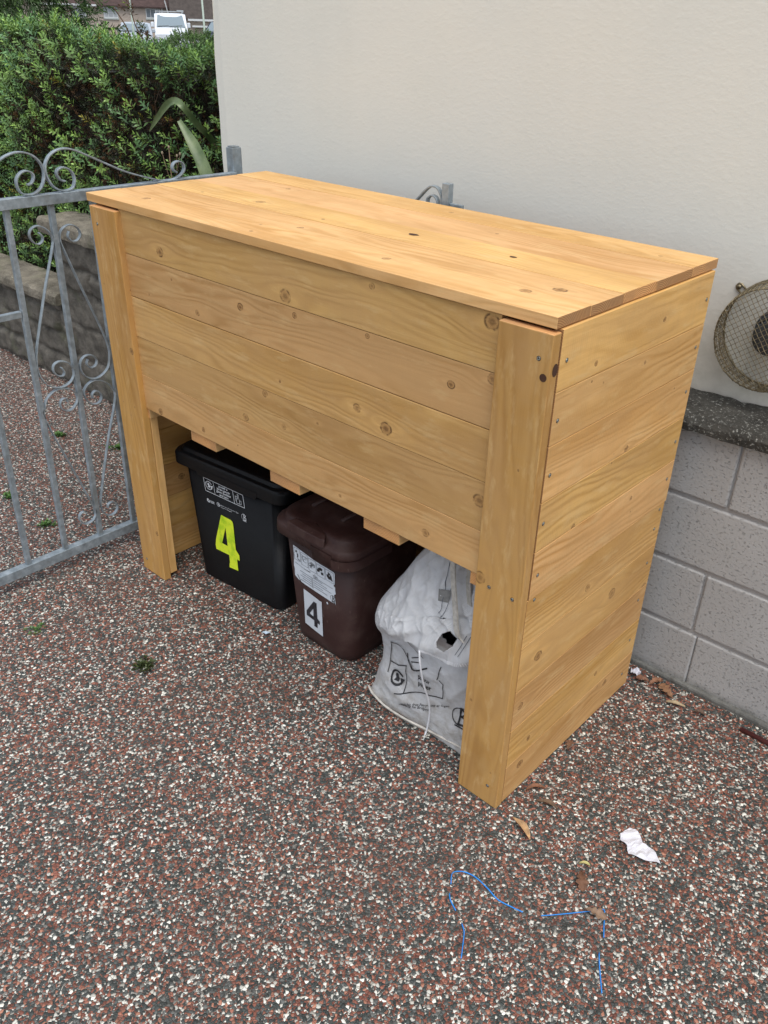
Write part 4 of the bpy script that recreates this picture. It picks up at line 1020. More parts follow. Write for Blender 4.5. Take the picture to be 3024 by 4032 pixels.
m = MB(); disc_prof(m, [(.066, .201), (.068, .188), (.066, .180), (.058, .178), (.052, .182), (.046, .186)]); m.obj('collar', FLUEM, fl, True)
m = MB(); disc_prof(m, [(.034, .184), (.034, .130), (.046, .126), (.048, .118), (.044, .112), (.0005, .110)]); m.obj('cap', FLUEM, fl, True, bevel=.001)
m = MB()
for k in range(26):
    a = 6.2832*k/26; c, s_ = math.cos(a), math.sin(a)
    m.ribbon([(FC[0]+.004+.040*c, .128, FC[1]+.004+.040*s_), (FC[0]+.004+.056*c, .150, FC[1]+.004+.056*s_), (FC[0]+.004+.058*c, .180, FC[1]+.004+.058*s_)], (-s_, 0, c), .004, .003)
m.obj('fin', FLUEM, fl)

# ================================================================== LITTER ON THE DRIVE
def leaf_mesh(outline, L0, curl, twist, col, seed, name, label, loc, rz, group=None, cat='leaf', th=.0):
    """curled dry leaf from a half outline [(t, halfwidth)]"""
    r_ = random.Random(seed); n = len(outline); vs = []; fs = []
    for (t_, hw_) in outline:
        zc = curl*math.sin(t_*math.pi)*L0
        for q in (-1, -.5, 0, .5, 1):
            y = hw_*L0*q; vs.append(((t_-.5)*L0, y+twist*L0*math.sin(t_*3), .004+max(0, zc+abs(q)**2*curl*L0*.8*(1+r_.uniform(-.3, .3)))+.0006*r_.random()))
    for i in range(n-1):
        for k in range(4): fs.append((i*5+k, i*5+k+1, (i+1)*5+k+1, (i+1)*5+k))
    mb = MB(); mb.add(vs, fs); mm = simple('dry_leaf_%d' % seed, col, .7, nscale=60, namp=.35, bump=.3)
    o = mb.obj(name, mm, None, True); so = o.modifiers.new('s', 'SOLIDIFY'); so.thickness = .0006
    o.location = loc; o.rotation_euler = (0, 0, rz); tag(o, label, cat, group); return o
oak = [(0, .004), (.08, .02), (.15, .10), (.22, .13), (.28, .07), (.36, .18), (.45, .23), (.52, .12), (.60, .25), (.70, .28), (.78, .15), (.86, .20), (.94, .13), (1, .02)]
lance = [(0, .01), (.1, .05), (.3, .11), (.5, .13), (.7, .11), (.88, .06), (1, .004)]
GL = 'dead leaves on the drive'
leaf_mesh(oak, .075, .10, .05, (.24, .125, .065), 1, 'oak_leaf', 'broad brown oak leaf, largest of the heap by the grey wall', (1.822, .765, 0), 2.6, GL)
leaf_mesh(oak, .055, .16, .0, (.26, .125, .07), 2, 'oak_leaf', 'reddish brown oak leaf in the middle of the heap by the grey wall', (1.775, .778, 0), 1.2, GL)
leaf_mesh(oak, .045, .2, .1, (.20, .095, .055), 3, 'oak_leaf', 'small brown leaf nearest the white scrap at the grey wall', (1.738, .760, 0), 3.4, GL)
leaf_mesh(lance, .060, .10, .0, (.36, .28, .17), 4, 'dry_leaf', 'pale tan leaf lying right of the oak leaf heap', (1.872, .728, .001), .35, GL)
leaf_mesh(lance, .080, .10, .08, (.42, .26, .13), 5, 'dry_leaf', 'long pale tan leaf in front of the right post of the store', (1.795, -.010, 0), -.35, GL)
leaf_mesh(oak, .062, .12, .0, (.14, .065, .035), 6, 'dry_leaf', 'dark brown curled leaf between the white paper and the blue twine', (1.999, -.035, 0), -.95, GL)
leaf_mesh(lance, .028, .25, .0, (.45, .40, .16), 7, 'dry_leaf', 'tiny yellowish leaf left of the white paper', (1.978, .012, 0), .5, GL)
leaf_mesh(oak, .055, .14, .0, (.22, .14, .09), 8, 'dry_leaf', 'faded brown leaf touching the bend of the blue twine', (2.072, -.092, 0), .2, GL)
leaf_mesh(lance, .055, .15, .1, (.20, .085, .04), 9, 'dry_leaf', 'reddish narrow leaf by the foot of the end panel', (1.745, .130, 0), .9, GL)
leaf_mesh(lance, .060, .12, .1, (.13, .075, .04), 10, 'dry_leaf', 'dark narrow leaf on the drive right of the end panel', (1.80, .105, 0), .3, GL)
leaf_mesh(oak, .045, .10, .0, (.16, .08, .045), 12, 'dry_leaf', 'dark oak leaf at the back foot of the end panel', (1.722, .34, 0), 1.9, GL)
leaf_mesh(oak, .050, .10, .0, (.19, .085, .045), 13, 'dry_leaf', 'rust brown leaf between the left post and the black bin', (.12, .055, 0), .4, GL)
leaf_mesh(oak, .035, .2, .0, (.10, .06, .04), 14, 'dry_leaf', 'dark crumpled leaf at the foot of the grey wall, right of the tan leaf', (1.945, .745, 0), .4, GL)
# crumpled paper and scraps
def paper(name, label, pts, amp, loc, rz, col, seed, cat='paper'):
    r_ = random.Random(seed); bm = bmesh.new()
    vs = [bm.verts.new((x, y, 0)) for x, y in pts]; bm.faces.new(vs); bmesh.ops.triangulate(bm, faces=bm.faces[:])
    bmesh.ops.subdivide_edges(bm, edges=bm.edges[:], cuts=3, use_grid_fill=True)
    for v in bm.verts: v.co.z = .006+abs(amp*(math.sin(v.co.x*140+seed)+math.cos(v.co.y*170+v.co.x*60)))+r_.uniform(0, amp)
    me = bpy.data.meshes.new(name); bm.to_mesh(me); bm.free(); me.materials.append(col)
    o = bpy.data.objects.new(name, me); C.objects.link(o); so = o.modifiers.new('s', 'SOLIDIFY'); so.thickness = .0008
    o.location = loc; o.rotation_euler = (0, 0, rz); return tag(o, label, cat)
PAPER = simple("tissue_white", (.60, .60, .65), .7)
paper('paper_scrap', 'crumpled white paper lying on the gravel right of the store', [(-.050, .020), (-.030, .052), (-.012, .050), (.004, .030), (.010, .012), (.040, .006), (.062, -.030), (.022, -.036), (-.020, -.034), (-.028, -.010), (-.046, .000)], .0035, (2.052, .155, 0), .35, PAPER, 3)
paper('paper_scrap', 'tiny white screwed-up scrap at the foot of the grey wall by the end panel', [(-.016, -.010), (0, -.016), (.017, -.006), (.015, .012), (-.002, .017), (-.017, .009)], .006, (1.707, .770, .002), .3, PAPER, 5)
paper('plastic_scrap', 'small bluish clear plastic scrap in front of the brown bin', [(-.014, -.006), (.006, -.009), (.018, .0), (.004, .007), (-.012, .006)], .0025, (.664, .059, 0), .4, simple("clear_plastic", (.50, .60, .70), .2), 6, 'litter')
# blue twine, half sunk between the chips
BT = simple("blue_twine", (.02, .25, .72), .45)
def twine(pts, label):
    mb = MB(); q = smooth_path([(x, y, .004+.0025*math.sin(i*1.7)) for i, (x, y) in enumerate(pts)], 5)
    mb.ribbon(q, (.3, .5, .8), .0030, .0014); tag(mb.obj('twine', BT, None, True), label, 'twine', 'blue twine on the gravel')
twine([(1.764, -.267), (1.748, -.242), (1.760, -.220), (1.780, -.210), (1.804, -.210), (1.840, -.215), (1.875, -.220), (1.912, -.213), (1.941, -.208)], 'blue twine piece curving from a hook at its left end')
twine([(1.978, -.184), (2.004, -.158), (2.028, -.127), (2.055, -.093), (2.078, -.067), (2.088, -.075), (2.104, -.104), (2.118, -.128)], 'blue twine piece with a sharp bend beside a faded leaf')
twine([(1.851, -.332), (1.868, -.345), (1.880, -.362), (1.904, -.400)], 'short blue twine piece, leftmost and nearest the camera')
twine([(2.130, -.170), (2.146, -.196), (2.158, -.212), (2.184, -.248)], 'short straight blue twine piece at the right, below the bent one')
twine([(1.778, -.290), (1.790, -.302), (1.803, -.308), (1.818, -.314)], 'faint short blue twine piece below the hooked end')
# fine twigs
m = MB()
for (x, y, a, l) in ((1.78, .30, .6, .09), (1.90, .16, 2.2, .07), (1.84, .42, .1, .06), (1.75, .52, -.5, .09), (1.93, .36, 1.1, .05), (.95, -.12, .4, .05), (1.95, .10, .2, .08)):
    m = MB(); m.tube(smooth_path([(x, y, .004), (x+l*.5*math.cos(a), y+l*.5*math.sin(a), .007), (x+l*math.cos(a+.2), y+l*math.sin(a+.2), .004)], 4), .0011, 5)
    tag(m.obj('twig', BARK, None, True), 'thin dark twig lying on the gravel', 'twig', 'twigs on the drive')
# weeds
def tint_obj(name, V_, Fq, cols, material, parent=None):
    me = bpy.data.meshes.new(name); me.vertices.add(len(V_)); me.vertices.foreach_set('co', V_.astype(np.float32).ravel())
    nf = len(Fq); k = Fq.shape[1]; me.loops.add(nf*k); me.loops.foreach_set('vertex_index', Fq.astype(np.int32).ravel())
    me.polygons.add(nf); me.polygons.foreach_set('loop_start', np.arange(nf, dtype=np.int32)*k)
    try: me.polygons.foreach_set('loop_total', np.full(nf, k, dtype=np.int32))
    except Exception: pass
    at = me.attributes.new('tint', 'FLOAT_COLOR', 'FACE'); c4 = np.concatenate([cols, np.ones((nf, 1))], 1); at.data.foreach_set('color', c4.astype(np.float32).ravel())
    me.materials.append(material); me.update(calc_edges=True); me.validate()
    o = bpy.data.objects.new(name, me); C.objects.link(o)
    if parent is not None: o.parent = parent
    return o
def rosette(n_pairs, length, leaf, width, r_, spread=.9):
    """leaf quads of a sprig along +z: arrays V (n,4,3) and level (0 bottom..1 tip)"""
    Q = []; lev = []
    for i in range(n_pairs):
        t_ = i/(n_pairs-1); z = length*t_
        for s_ in range(2):
            az = i*1.5708*1.0+s_*math.pi+r_.normal(0, .25); tiltv = spread*(1-.55*t_)+r_.normal(0, .12)
            l = leaf*(1-.42*t_)*(1+r_.normal(0, .12)); w_ = width*(1-.25*t_)
            d = np.array([math.cos(az)*math.sin(tiltv), math.sin(az)*math.sin(tiltv), math.cos(tiltv)])
            sd_ = np.array([-math.sin(az), math.cos(az), 0]); nrm = np.cross(d, sd_)
            b0 = np.array([0, 0, z]); mid = b0+d*l*.55
            Q.append([b0, mid+sd_*w_/2+nrm*w_*.12, b0+d*l-nrm*l*.10, mid-sd_*w_/2+nrm*w_*.12]); lev.append(t_)
    return np.array(Q), np.array(lev)
def scatter(temps, pos, axis, scale, base_cols, r_, tipc=1.0):
    Vs = []; Cs = []
    for i in range(len(pos)):
        Q, lev = temps[i % len(temps)]
        a = axis[i]/np.linalg.norm(axis[i]); h = np.array([1, 0, 0]) if abs(a[0]) < .8 else np.array([0, 1, 0])
        x = np.cross(h, a); x /= np.linalg.norm(x); y = np.cross(a, x); th = r_.uniform(0, 6.28); x2 = math.cos(th)*x+math.sin(th)*y; y2 = np.cross(a, x2)
        Rm = np.stack([x2, y2, a]); Vs.append((Q*scale[i])@Rm+pos[i])
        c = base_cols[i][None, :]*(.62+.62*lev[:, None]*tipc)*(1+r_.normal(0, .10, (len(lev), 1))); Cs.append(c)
    V_ = np.concatenate(Vs).reshape(-1, 3); n = len(V_)//4
    return V_, np.arange(n*4).reshape(n, 4), np.clip(np.concatenate(Cs), .003, 1)
wt = [rosette(4, .006, .016, .006, rng, 1.35) for _ in range(4)]
for k, (x, y, s_, lab) in enumerate([(-1.321, .367, 1.3, 'small green weed farthest left behind the gate bars, nearest the stone wall'), (-.994, .491, 1.3, 'small bushy green weed behind the gate nearest the store'), (-.886, -.097, 1.3, 'small green weed seen through the left gate bars'), (-.550, -.115, 1.2, 'small green weed just behind the bottom rail of the gate'),
                                     (.083, -.487, .7, 'tiny pale weed on the open gravel in front of the gate'), (.505, -.336, 1.5, 'dark mossy weed on the gravel in front of the black bin')]):
    n = 14; pos = np.c_[rng.normal(x, .014, n), rng.normal(y, .014, n), np.full(n, .003)]; ax = np.c_[rng.normal(0, .3, (n, 2)), np.ones(n)]
    col = np.tile(np.array([.09, .19, .045]) if k != 5 else np.array([.055, .075, .025]), (n, 1))
    V_, F_, c = scatter(wt, pos, ax, np.full(n, s_), col, rng); tag(tint_obj('weed', V_, F_, c, FOLI), lab, 'weed', 'weeds in the gravel')

# ================================================================== HEDGE
hd = thing('hedge', 'dense small-leaved evergreen hedge with bright green shoot tips behind the stone wall', 'hedge')
r_ = np.random.default_rng(5)
def lump(x, z): return .055*np.sin(x*2.6+.7)+.045*np.sin(z*4.1+x*1.7)+.03*np.sin(x*7.1-z*5.3)+.02*np.sin(x*13+z*11)
def topz(x, y): return 1.640+.034*(-x-.8)-.22*np.maximum(0, y-1.25)+.025*np.sin(x*3.1+y*2)+.02*np.sin(x*8.3+1)
nF = 10500
fx_ = r_.uniform(-5.6, -.66, nF); fx_ = np.where(r_.random(nF) < .35, r_.uniform(-3.6, -.66, nF), fx_); fz_ = r_.uniform(.25, 1.80, nF)
dep = np.abs(r_.normal(0, .055, nF)); fy_ = 1.075-lump(fx_, fz_)+dep+.08*np.clip((fz_-1.55)/.25, 0, 1)**2
keep = fz_ < topz(fx_, fy_)
pos1 = np.c_[fx_, fy_, fz_][keep]; ax1 = np.c_[r_.normal(0, .35, nF), -np.abs(r_.normal(.75, .3, nF)), r_.normal(.75, .3, nF)][keep]
nT = 9000; tx = r_.uniform(-5.6, -.66, nT); ty = 1.08+np.abs(r_.uniform(0, 1, nT))**1.4*1.5; tz = topz(tx, ty)-np.abs(r_.normal(0, .04, nT))+.02
pos2 = np.c_[tx, ty, tz]; ax2 = np.c_[r_.normal(0, .3, (nT, 2))+[0, -.1], np.ones(nT)]
nE = 1500; pos3 = np.c_[-.66+np.abs(r_.normal(0, .05, nE))*-1, r_.uniform(1.05, 2.6, nE), r_.uniform(.25, 1.8, nE)]; ax3 = np.c_[np.full(nE, .8), r_.normal(0, .3, nE), np.full(nE, .7)]
pos = np.concatenate([pos1, pos2, pos3]); ax = np.concatenate([ax1, ax2, ax3]); N = len(pos)
# clumps: brightness and bareness vary slowly over the hedge
cl = .5+.5*np.sin(pos[:, 0]*6.3+np.sin(pos[:, 2]*9))*np.sin(pos[:, 2]*7.7+pos[:, 0]*3.1)
shoot = (r_.random(N) < .10+.36*cl)
cA = np.array([.27, .42, .085]); cB = np.array([.12, .25, .105]); cC = np.array([.034, .056, .020]); u = r_.random(N)[:, None]
old = r_.random(N) < .38; base = np.where(shoot[:, None], cA*u+cB*(1-u), np.where(old[:, None], np.array([.060, .042, .018])*(.6+.8*u), cC*(.6+.8*u))); yel = r_.random(N) < .012; base[yel] = [.30, .26, .04]
sc = np.where(shoot, r_.uniform(1.15, 1.75, N), r_.uniform(.6, 1.0, N))
temps = [rosette(6, .034, .023, .0078, r_, 1.15) for _ in range(10)]
out_ = np.zeros(N); out_[shoot] = .045; pos = pos+ax/np.linalg.norm(ax, axis=1)[:, None]*out_[:, None]
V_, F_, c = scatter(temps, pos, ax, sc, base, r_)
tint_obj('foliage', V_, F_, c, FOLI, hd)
# dead brown flower heads and old leaves
nD = 8200; ii = r_.integers(0, len(pos1), nD); bare = (1-.5*(np.sin(pos1[ii, 0]*6.3+np.sin(pos1[ii, 2]*9))*np.sin(pos1[ii, 2]*7.7+pos1[ii, 0]*3.1)+1))
ii = ii[r_.random(nD) < .25+.75*bare]; pD = pos1[ii]+r_.normal(0, .02, (len(ii), 3)); td = [rosette(6, .022, .011, .006, r_, 1.5) for _ in range(6)]
u = r_.random(len(ii))[:, None]; cD = np.array([.115, .055, .022])*u+np.array([.06, .032, .014])*(1-u)
V_, F_, c = scatter(td, pD, r_.normal(0, 1, (len(ii), 3)), r_.uniform(.8, 1.5, len(ii)), cD, r_); tint_obj('dead_flowers', V_, F_, c, DRY, hd)
# twigs
mb = MB()
for k in range(900):
    i = r_.integers(0, len(pos1)); p_ = pos1[i]; a = ax1[i]/np.linalg.norm(ax1[i]); q = p_-a*.10+r_.normal(0, .05, 3)
    mb.tube([tuple(q+[0, .05, -.03]), tuple((p_+q)/2+r_.normal(0, .008, 3)), tuple(p_+a*.02)], .0014, 4)
mb.tube([(-1.45, 1.15, 1.70), (-1.47, 1.12, 1.80), (-1.52, 1.10, 1.87)], .003, 5)
mb.obj('twigs', BARK, hd)
# rough twiggy core sheet; the shade inside the hedge is put into its colour
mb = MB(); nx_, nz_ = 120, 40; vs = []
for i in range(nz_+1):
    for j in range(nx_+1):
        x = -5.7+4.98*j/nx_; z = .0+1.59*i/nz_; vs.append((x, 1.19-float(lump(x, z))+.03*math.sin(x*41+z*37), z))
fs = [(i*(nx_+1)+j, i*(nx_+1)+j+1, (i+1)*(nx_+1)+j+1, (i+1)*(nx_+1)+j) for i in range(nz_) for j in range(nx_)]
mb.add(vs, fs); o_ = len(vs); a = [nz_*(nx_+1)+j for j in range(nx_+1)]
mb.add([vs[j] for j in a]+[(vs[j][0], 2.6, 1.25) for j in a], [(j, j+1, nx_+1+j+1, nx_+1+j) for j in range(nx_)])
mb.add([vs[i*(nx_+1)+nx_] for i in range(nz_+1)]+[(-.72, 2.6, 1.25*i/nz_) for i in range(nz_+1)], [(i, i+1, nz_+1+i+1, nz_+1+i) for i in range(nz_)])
mb.obj('dark_core', simple("hedge_inside", (.022, .017, .010), .95, nscale=30, namp=.6, bump=1., bscale=45, dist=.03), hd)
# tall shoot sticking out of the hedge top
sh = thing('tall_shoot', 'single brown-tipped shoot rising above the hedge in front of the brick house', 'plant', (-1.415, 1.15, 1.70))
mb = MB(); mb.tube([(.10, .0, -.1), (.05, 0, .02), (-.02, .0, .10), (-.045, 0, .16)], .003, 6); mb.tube([(.02, 0, .06), (.05, -.01, .075), (.085, 0, .05)], .002, 5); mb.obj('stem', BARK, sh, True)
pos = np.array([[-.045, 0, .155], [-.05, .01, .17], [-.03, 0, .14], [-.06, -.01, .15], [.05, 0, .075], [.03, 0, .085], [.075, 0, .06], [.01, 0, .06]]); cc = np.array([[.12, .06, .02], [.20, .25, .05], [.13, .06, .03], [.11, .06, .03], [.14, .15, .05], [.13, .16, .05], [.11, .06, .03], [.09, .05, .02]])
V_, F_, c = scatter(temps, pos, r_.normal(0, .5, (8, 3))+[0, 0, 1], np.full(8, 1.1), cc, r_); tint_obj('leaves', V_, F_, c, FOLI, sh)
# yellow-green dwarf conifer crown beyond the hedge end
cf = thing('clipped_shrub', 'fluffy yellow-green shrub top beyond the hedge, next to the house corner', 'shrub', (-2.75, 2.4, 0))
mb = MB(); mb.tube([(0, 0, -.05), (.02, 0, .9), (0, 0, 1.5)], .03, 7); mb.obj('stem', BARK, cf, True)
n = 1500; d = r_.normal(0, 1, (n, 3)); d /= np.linalg.norm(d, axis=1)[:, None]; d[:, 2] = np.abs(d[:, 2])*1.0-.25; pp = d*np.array([.27, .27, .24])*(1+.12*np.sin(d[:, :1]*9)*np.sin(d[:, 1:2]*8))+[0, 0, 1.55]
u = r_.random((n, 1)); cc = np.array([.17, .27, .085])*u+np.array([.11, .20, .06])*(1-u)
V_, F_, c = scatter([rosette(5, .028, .014, .007, r_, .8) for _ in range(5)], pp, d+[0, 0, .4], r_.uniform(.9, 1.4, n), cc, r_); tint_obj('crown', V_, F_, c, FOLI, cf)
# willowy tree at the far left
def tree(name, label, cx_, cy_, h, rad, n, cols, leaf=(.075, .014), seed=1, z0=1.0):
    q = np.random.default_rng(seed); t_ = thing(name, label, 'tree', (cx_, cy_, -.05))
    mb = MB(); mb.tube([(0, 0, 0), (.05, .02, h*.35), (-.04, .05, h*.7), (0, 0, h*.95)], .07, 8, taper=[1.2, .9, .55, .2])
    tips = []
    for k in range(26):
        a = q.uniform(0, 6.28); zz = q.uniform(.25, .85)*h; l = rad*q.uniform(.5, .95)*(1-.3*abs(zz/h-.55)); e = np.array([l*math.cos(a), l*math.sin(a), zz+l*.45])
        mb.tube([(0, .02, zz), tuple(e*.5+np.array([0, 0, zz*.5+.05])), tuple(e)], .016, 5, taper=[1, .6, .25]); tips.append(e)
    mb.obj('trunk', BARK, t_, True)
    P = []; A = []
    for k in range(n):
        e = tips[q.integers(0, len(tips))]; f_ = q.uniform(.35, 1.1); p_ = np.array([e[0]*f_, e[1]*f_, e[2]*(.55+.45*f_)+.1])+q.normal(0, .13, 3); P.append(p_); A.append([p_[0]*.5, p_[1]*.5, q.uniform(-1.0, .2)])
    u_ = q.random((n, 1)); cc_ = np.array(cols[0])*u_+np.array(cols[1])*(1-u_)
    Vt, Ft, ct = scatter([rosette(5, .09, leaf[0], leaf[1], q, .7) for _ in range(6)], np.array(P), np.array(A), q.uniform(.8, 1.3, n), cc_, q); tint_obj('crown', Vt, Ft, ct, FOLI, t_); return t_
tree('willowy_tree', 'tree with long drooping narrow leaves rising behind the hedge at the far left', -6.7, 2.95, 3.2, 1.15, 3600, ((.10, .17, .05), (.045, .085, .03)), seed=3)

# strap-leaved plant and a dry weed behind the wall
fx = thing('flax_plant', 'strap-leaved plant with one bent-over leaf in front of the hedge beside the house corner', 'plant', (-.69, 1.02, 0))
def strap(mb, pts, ws, fold=.25):
    q = smooth_path(pts, 7); N = len(q); W2 = .74*np.interp(np.linspace(0, 1, N), np.linspace(0, 1, len(ws)), ws); vs = []
    for i in range(N):
        p_ = Vector(q[i]); t_ = (Vector(q[min(i+1, N-1)])-Vector(q[max(i-1, 0)])).normalized(); view = Vector((.75, -.6, .25)); s_ = t_.cross(view).normalized(); nn = s_.cross(t_)
        vs += [p_-s_*W2[i]/2+nn*W2[i]*fold, p_, p_+s_*W2[i]/2+nn*W2[i]*fold]
    mb.add(vs, [(3*i+k, 3*i+k+1, 3*i+3+k+1, 3*i+3+k) for i in range(N-1) for k in (0, 1)])
def m_strap():
    m_, t, p = mat("flax_leaf"); b = NB(t); n = b.noise(b.coord(), 14, 4)
    t.links.new(b.mix(b.mapr(n, .35, .65), (.070, .115, .040), (.165, .215, .095)), p.inputs['Base Color']); p.inputs['Roughness'].default_value = .4; return m_
FLX = m_strap()
for pts, ws in (([(.03, -.02, .05), (.00, -.02, .7), (-.035, -.03, 1.12), (-.052, -.04, 1.25), (-.120, -.045, 1.36), (-.205, -.05, 1.452)], [.03, .05, .078, .076, .066, .026]),
                ([(-.02, .35, .05), (-.22, .33, .9), (-.26, .19, 1.30), (-.232, .06, 1.43), (-.222, -.01, 1.502), (-.27, -.015, 1.522), (-.335, -.02, 1.50), (-.42, -.03, 1.43), (-.47, -.035, 1.385)], [.03, .04, .04, .036, .038, .042, .040, .026, .006]),
                ([(.03, .0, .05), (.06, .02, 1.0), (.045, .03, 1.55), (.03, .02, 1.70), (.015, .0, 1.76)], [.03, .045, .035, .022, .003])):
    mb = MB(); strap(mb, pts, ws); mb.obj('strap_leaf', FLX, fx, True)
dw = thing('seed_stalk', 'dry branching seed stalk standing in front of the hedge near the flax leaf', 'plant', (-1.0, .97, .90))
mb = MB(); mb.tube([(0, 0, 0), (0, 0, .22), (.005, 0, .43)], .0022, 5); mb.tube([(0, 0, .25), (.04, 0, .32), (.085, 0, .41)], .0014, 5); mb.tube([(0, 0, .27), (-.03, 0, .34), (-.05, 0, .40)], .0012, 5); mb.tube([(.04, 0, .32), (.06, 0, .40)], .001, 4)
mb.obj('stem', simple("dry_stem", (.20, .13, .08), .8), dw, True)
mb = MB()
SH = simple("seed_head", (.28, .22, .15), .8)
for (x, z) in ((.005, .435), (.087, .415), (.062, .405), (-.052, .405)): mb = MB(); mb.tube([(x, 0, z-.006), (x, 0, z), (x, 0, z+.008)], .006, 6, taper=[.5, 1, .5]); mb.obj('seed_head', SH, dw, True)

# ================================================================== ACROSS THE ROAD
d0 = Vector((-.834, .552, 0)).normalized(); rr_ = Vector((.552, .834, 0)).normalized(); O_ = Vector((2.53948, -1.38063, 0))
RZ = math.atan2(rr_.y, rr_.x)      # local x runs along the facade, local y points away from us
def farthing(name, label, cat, a, D, group=None): return thing(name, label, cat, tuple(O_+d0*D+rr_*a), RZ, group)
BRICK = None
def m_brick():
    m_, t, p = mat("buff_brick"); b = NB(t); co = b.coord()
    br = b.n('ShaderNodeTexBrick'); mp = b.n('ShaderNodeMapping'); t.links.new(co, mp.inputs[0]); mp.inputs['Rotation'].default_value = (math.radians(90), 0, 0); t.links.new(mp.outputs[0], br.inputs[0])
    br.inputs['Scale'].default_value = 1; br.inputs['Brick Width'].default_value = .225; br.inputs['Row Height'].default_value = .075; br.inputs['Mortar Size'].default_value = .006
    br.inputs['Color1'].default_value = (.46, .37, .30, 1); br.inputs['Color2'].default_value = (.54, .45, .37, 1); br.inputs['Mortar'].default_value = (.30, .27, .24, 1)
    t.links.new(b.mix(b.mapr(b.noise(co, .9, 3), .4, .65, 0, .35), br.outputs[0], (.40, .33, .28)), p.inputs['Base Color']); p.inputs['Roughness'].default_value = .9; return m_
def m_tiles(col):
    m_, t, p = mat("roof_tiles"); b = NB(t); co = b.coord(); sep = b.n('ShaderNodeSeparateXYZ'); t.links.new(co, sep.inputs[0])
    fr = b.m('FRACT', b.m('MULTIPLY', sep.outputs[1], 3.6)); n = b.noise(co, 3.5, 4)
    t.links.new(b.mix(b.mapr(n, .3, .7), tuple(c*.75 for c in col), tuple(c*1.3 for c in col)), p.inputs['Base Color']); p.inputs['Roughness'].default_value = .9
    b.bump(p, b.m('ADD', fr, n), .9, .06); return m_
BRICK = m_brick(); T1 = m_tiles((.060, .036, .032)); T2 = m_tiles((.062, .050, .044)); CURT = simple("net_curtain", (.42, .44, .45), .8, nscale=9, namp=.2)
h1 = farthing('brick_house', 'buff brick house with a dark brown roof and white windows beyond the hedge', 'house', 0, 80)
mb = MB(); mb.box(-16, 1.28, 0, 8, -.1, 2.38); mb.obj('wall', BRICK, h1)
mb = MB(); mb.add([(-16.3, -.35, 2.30), (1.32, -.35, 2.30), (1.32, 4, 4.9), (-16.3, 4, 4.9), (-16.3, 8.4, 2.30), (1.32, 8.4, 2.30), (-16.3, -.35, 2.22), (1.32, -.35, 2.22), (1.32, 8.4, 2.22), (-16.3, 8.4, 2.22)], [(0, 1, 2, 3), (3, 2, 5, 4), (6, 9, 8, 7), (0, 6, 7, 1), (1, 7, 8, 5, 2), (0, 3, 4, 9, 6)])
mb.obj('roof', T1, h1)
mb = MB(); mb.box(-9, -4.15, -.46, -.36, 2.20, 2.33); mb.obj('gutter', WHITEP, h1)
def window(parent, x0, x1, z0, z1, nmull, bar=True, glass=GLASSD, y=0.):
    f = MB(); t_ = .055
    f.box(x0, x1, y-.04, y+.02, z0, z0+t_); f.box(x0, x1, y-.04, y+.02, z1-t_, z1); f.box(x0, x0+t_, y-.04, y+.02, z0+t_, z1-t_); f.box(x1-t_, x1, y-.04, y+.02, z0+t_, z1-t_)
    for k in range(1, nmull): xx = x0+(x1-x0)*k/nmull; f.box(xx-.02, xx+.02, y-.035, y+.02, z0+t_, z1-t_)
    if bar: f.box(x0+t_, x1-t_, y-.032, y+.02, (z0+z1)/2-.015, (z0+z1)/2+.015)
    fo = f.obj('window', WHITEP, parent); g_ = MB(); g_.box(x0+t_*.5, x1-t_*.5, y-.01, y+.0, z0+t_*.5, z1-t_*.5); g_.obj('pane', glass, fo)
    s_ = MB(); s_.box(x0-.04, x1+.04, y-.10, y-.042, z0-.10, z0); s_.obj('sill', simple('sill_grey', (.42, .45, .43), .7), fo)
window(h1, -6.05, -5.0, 1.52, 2.16, 1, True, CURT); window(h1, -3.70, -2.63, 1.46, 2.20, 3, True, CURT); window(h1, -.52, .58, 1.52, 2.18, 3, False)
mb = MB(); mb.tube([(.74, -.14, 2.2), (.66, -.14, .0)], .045, 6); mb.tube([(1.0, -.5, 2.75), (1.18, -.5, 1.9)], .05, 6); mb.obj('downpipe', WHITEP, h1)
h2 = farthing('tiled_house', 'house with a large dark tiled roof sloping low behind the white van', 'house', 0, 78)
mb = MB(); mb.box(1.5, 12, .3, 7, -.1, 1.60); mb.obj('wall', BRICK, h2)
mb = MB(); mb.add([(1.30, -.1, 1.60), (12, -.1, 1.60), (12, 4, 5.6), (1.30, 4, 5.6), (12, 8, 1.6), (1.30, 8, 1.6)], [(0, 1, 2, 3), (3, 2, 4, 5), (0, 3, 5), (1, 4, 2)]); mb.obj('roof', T2, h2)
mb = MB(); mb.box(2.6, 5.5, -.2, -.11, 1.44, 1.58); mb.box(2.9, 5.5, -.3, .28, 1.02, 1.14); mb.obj('fascia', WHITEP, h2)
for (a, D, lab, r0) in ((2.20, 45, 'pale green lamp post nearest the house corner', .045), (-1.05, 52, 'thin pale pole in front of the buff brick house', .04)):
    lp = farthing('lamp_post', lab, 'lamp post', a, D, 'poles across the road'); mb = MB(); mb.tube([(0, 0, -.06), (0, 0, 1.25), (0, 0, 1.3), (-.03, 0, 5.8)], r0, 10, taper=[1.6, 1.6, 1, .8]); mb.obj('pole', simple("pale_green_paint", (.40, .47, .40), .5), lp, True)
    mb = MB(); mb.box(-.18, .28, -.07, .07, 5.8, 5.9); mb.obj('lamp_head', WHITEP, lp, bevel=.02)
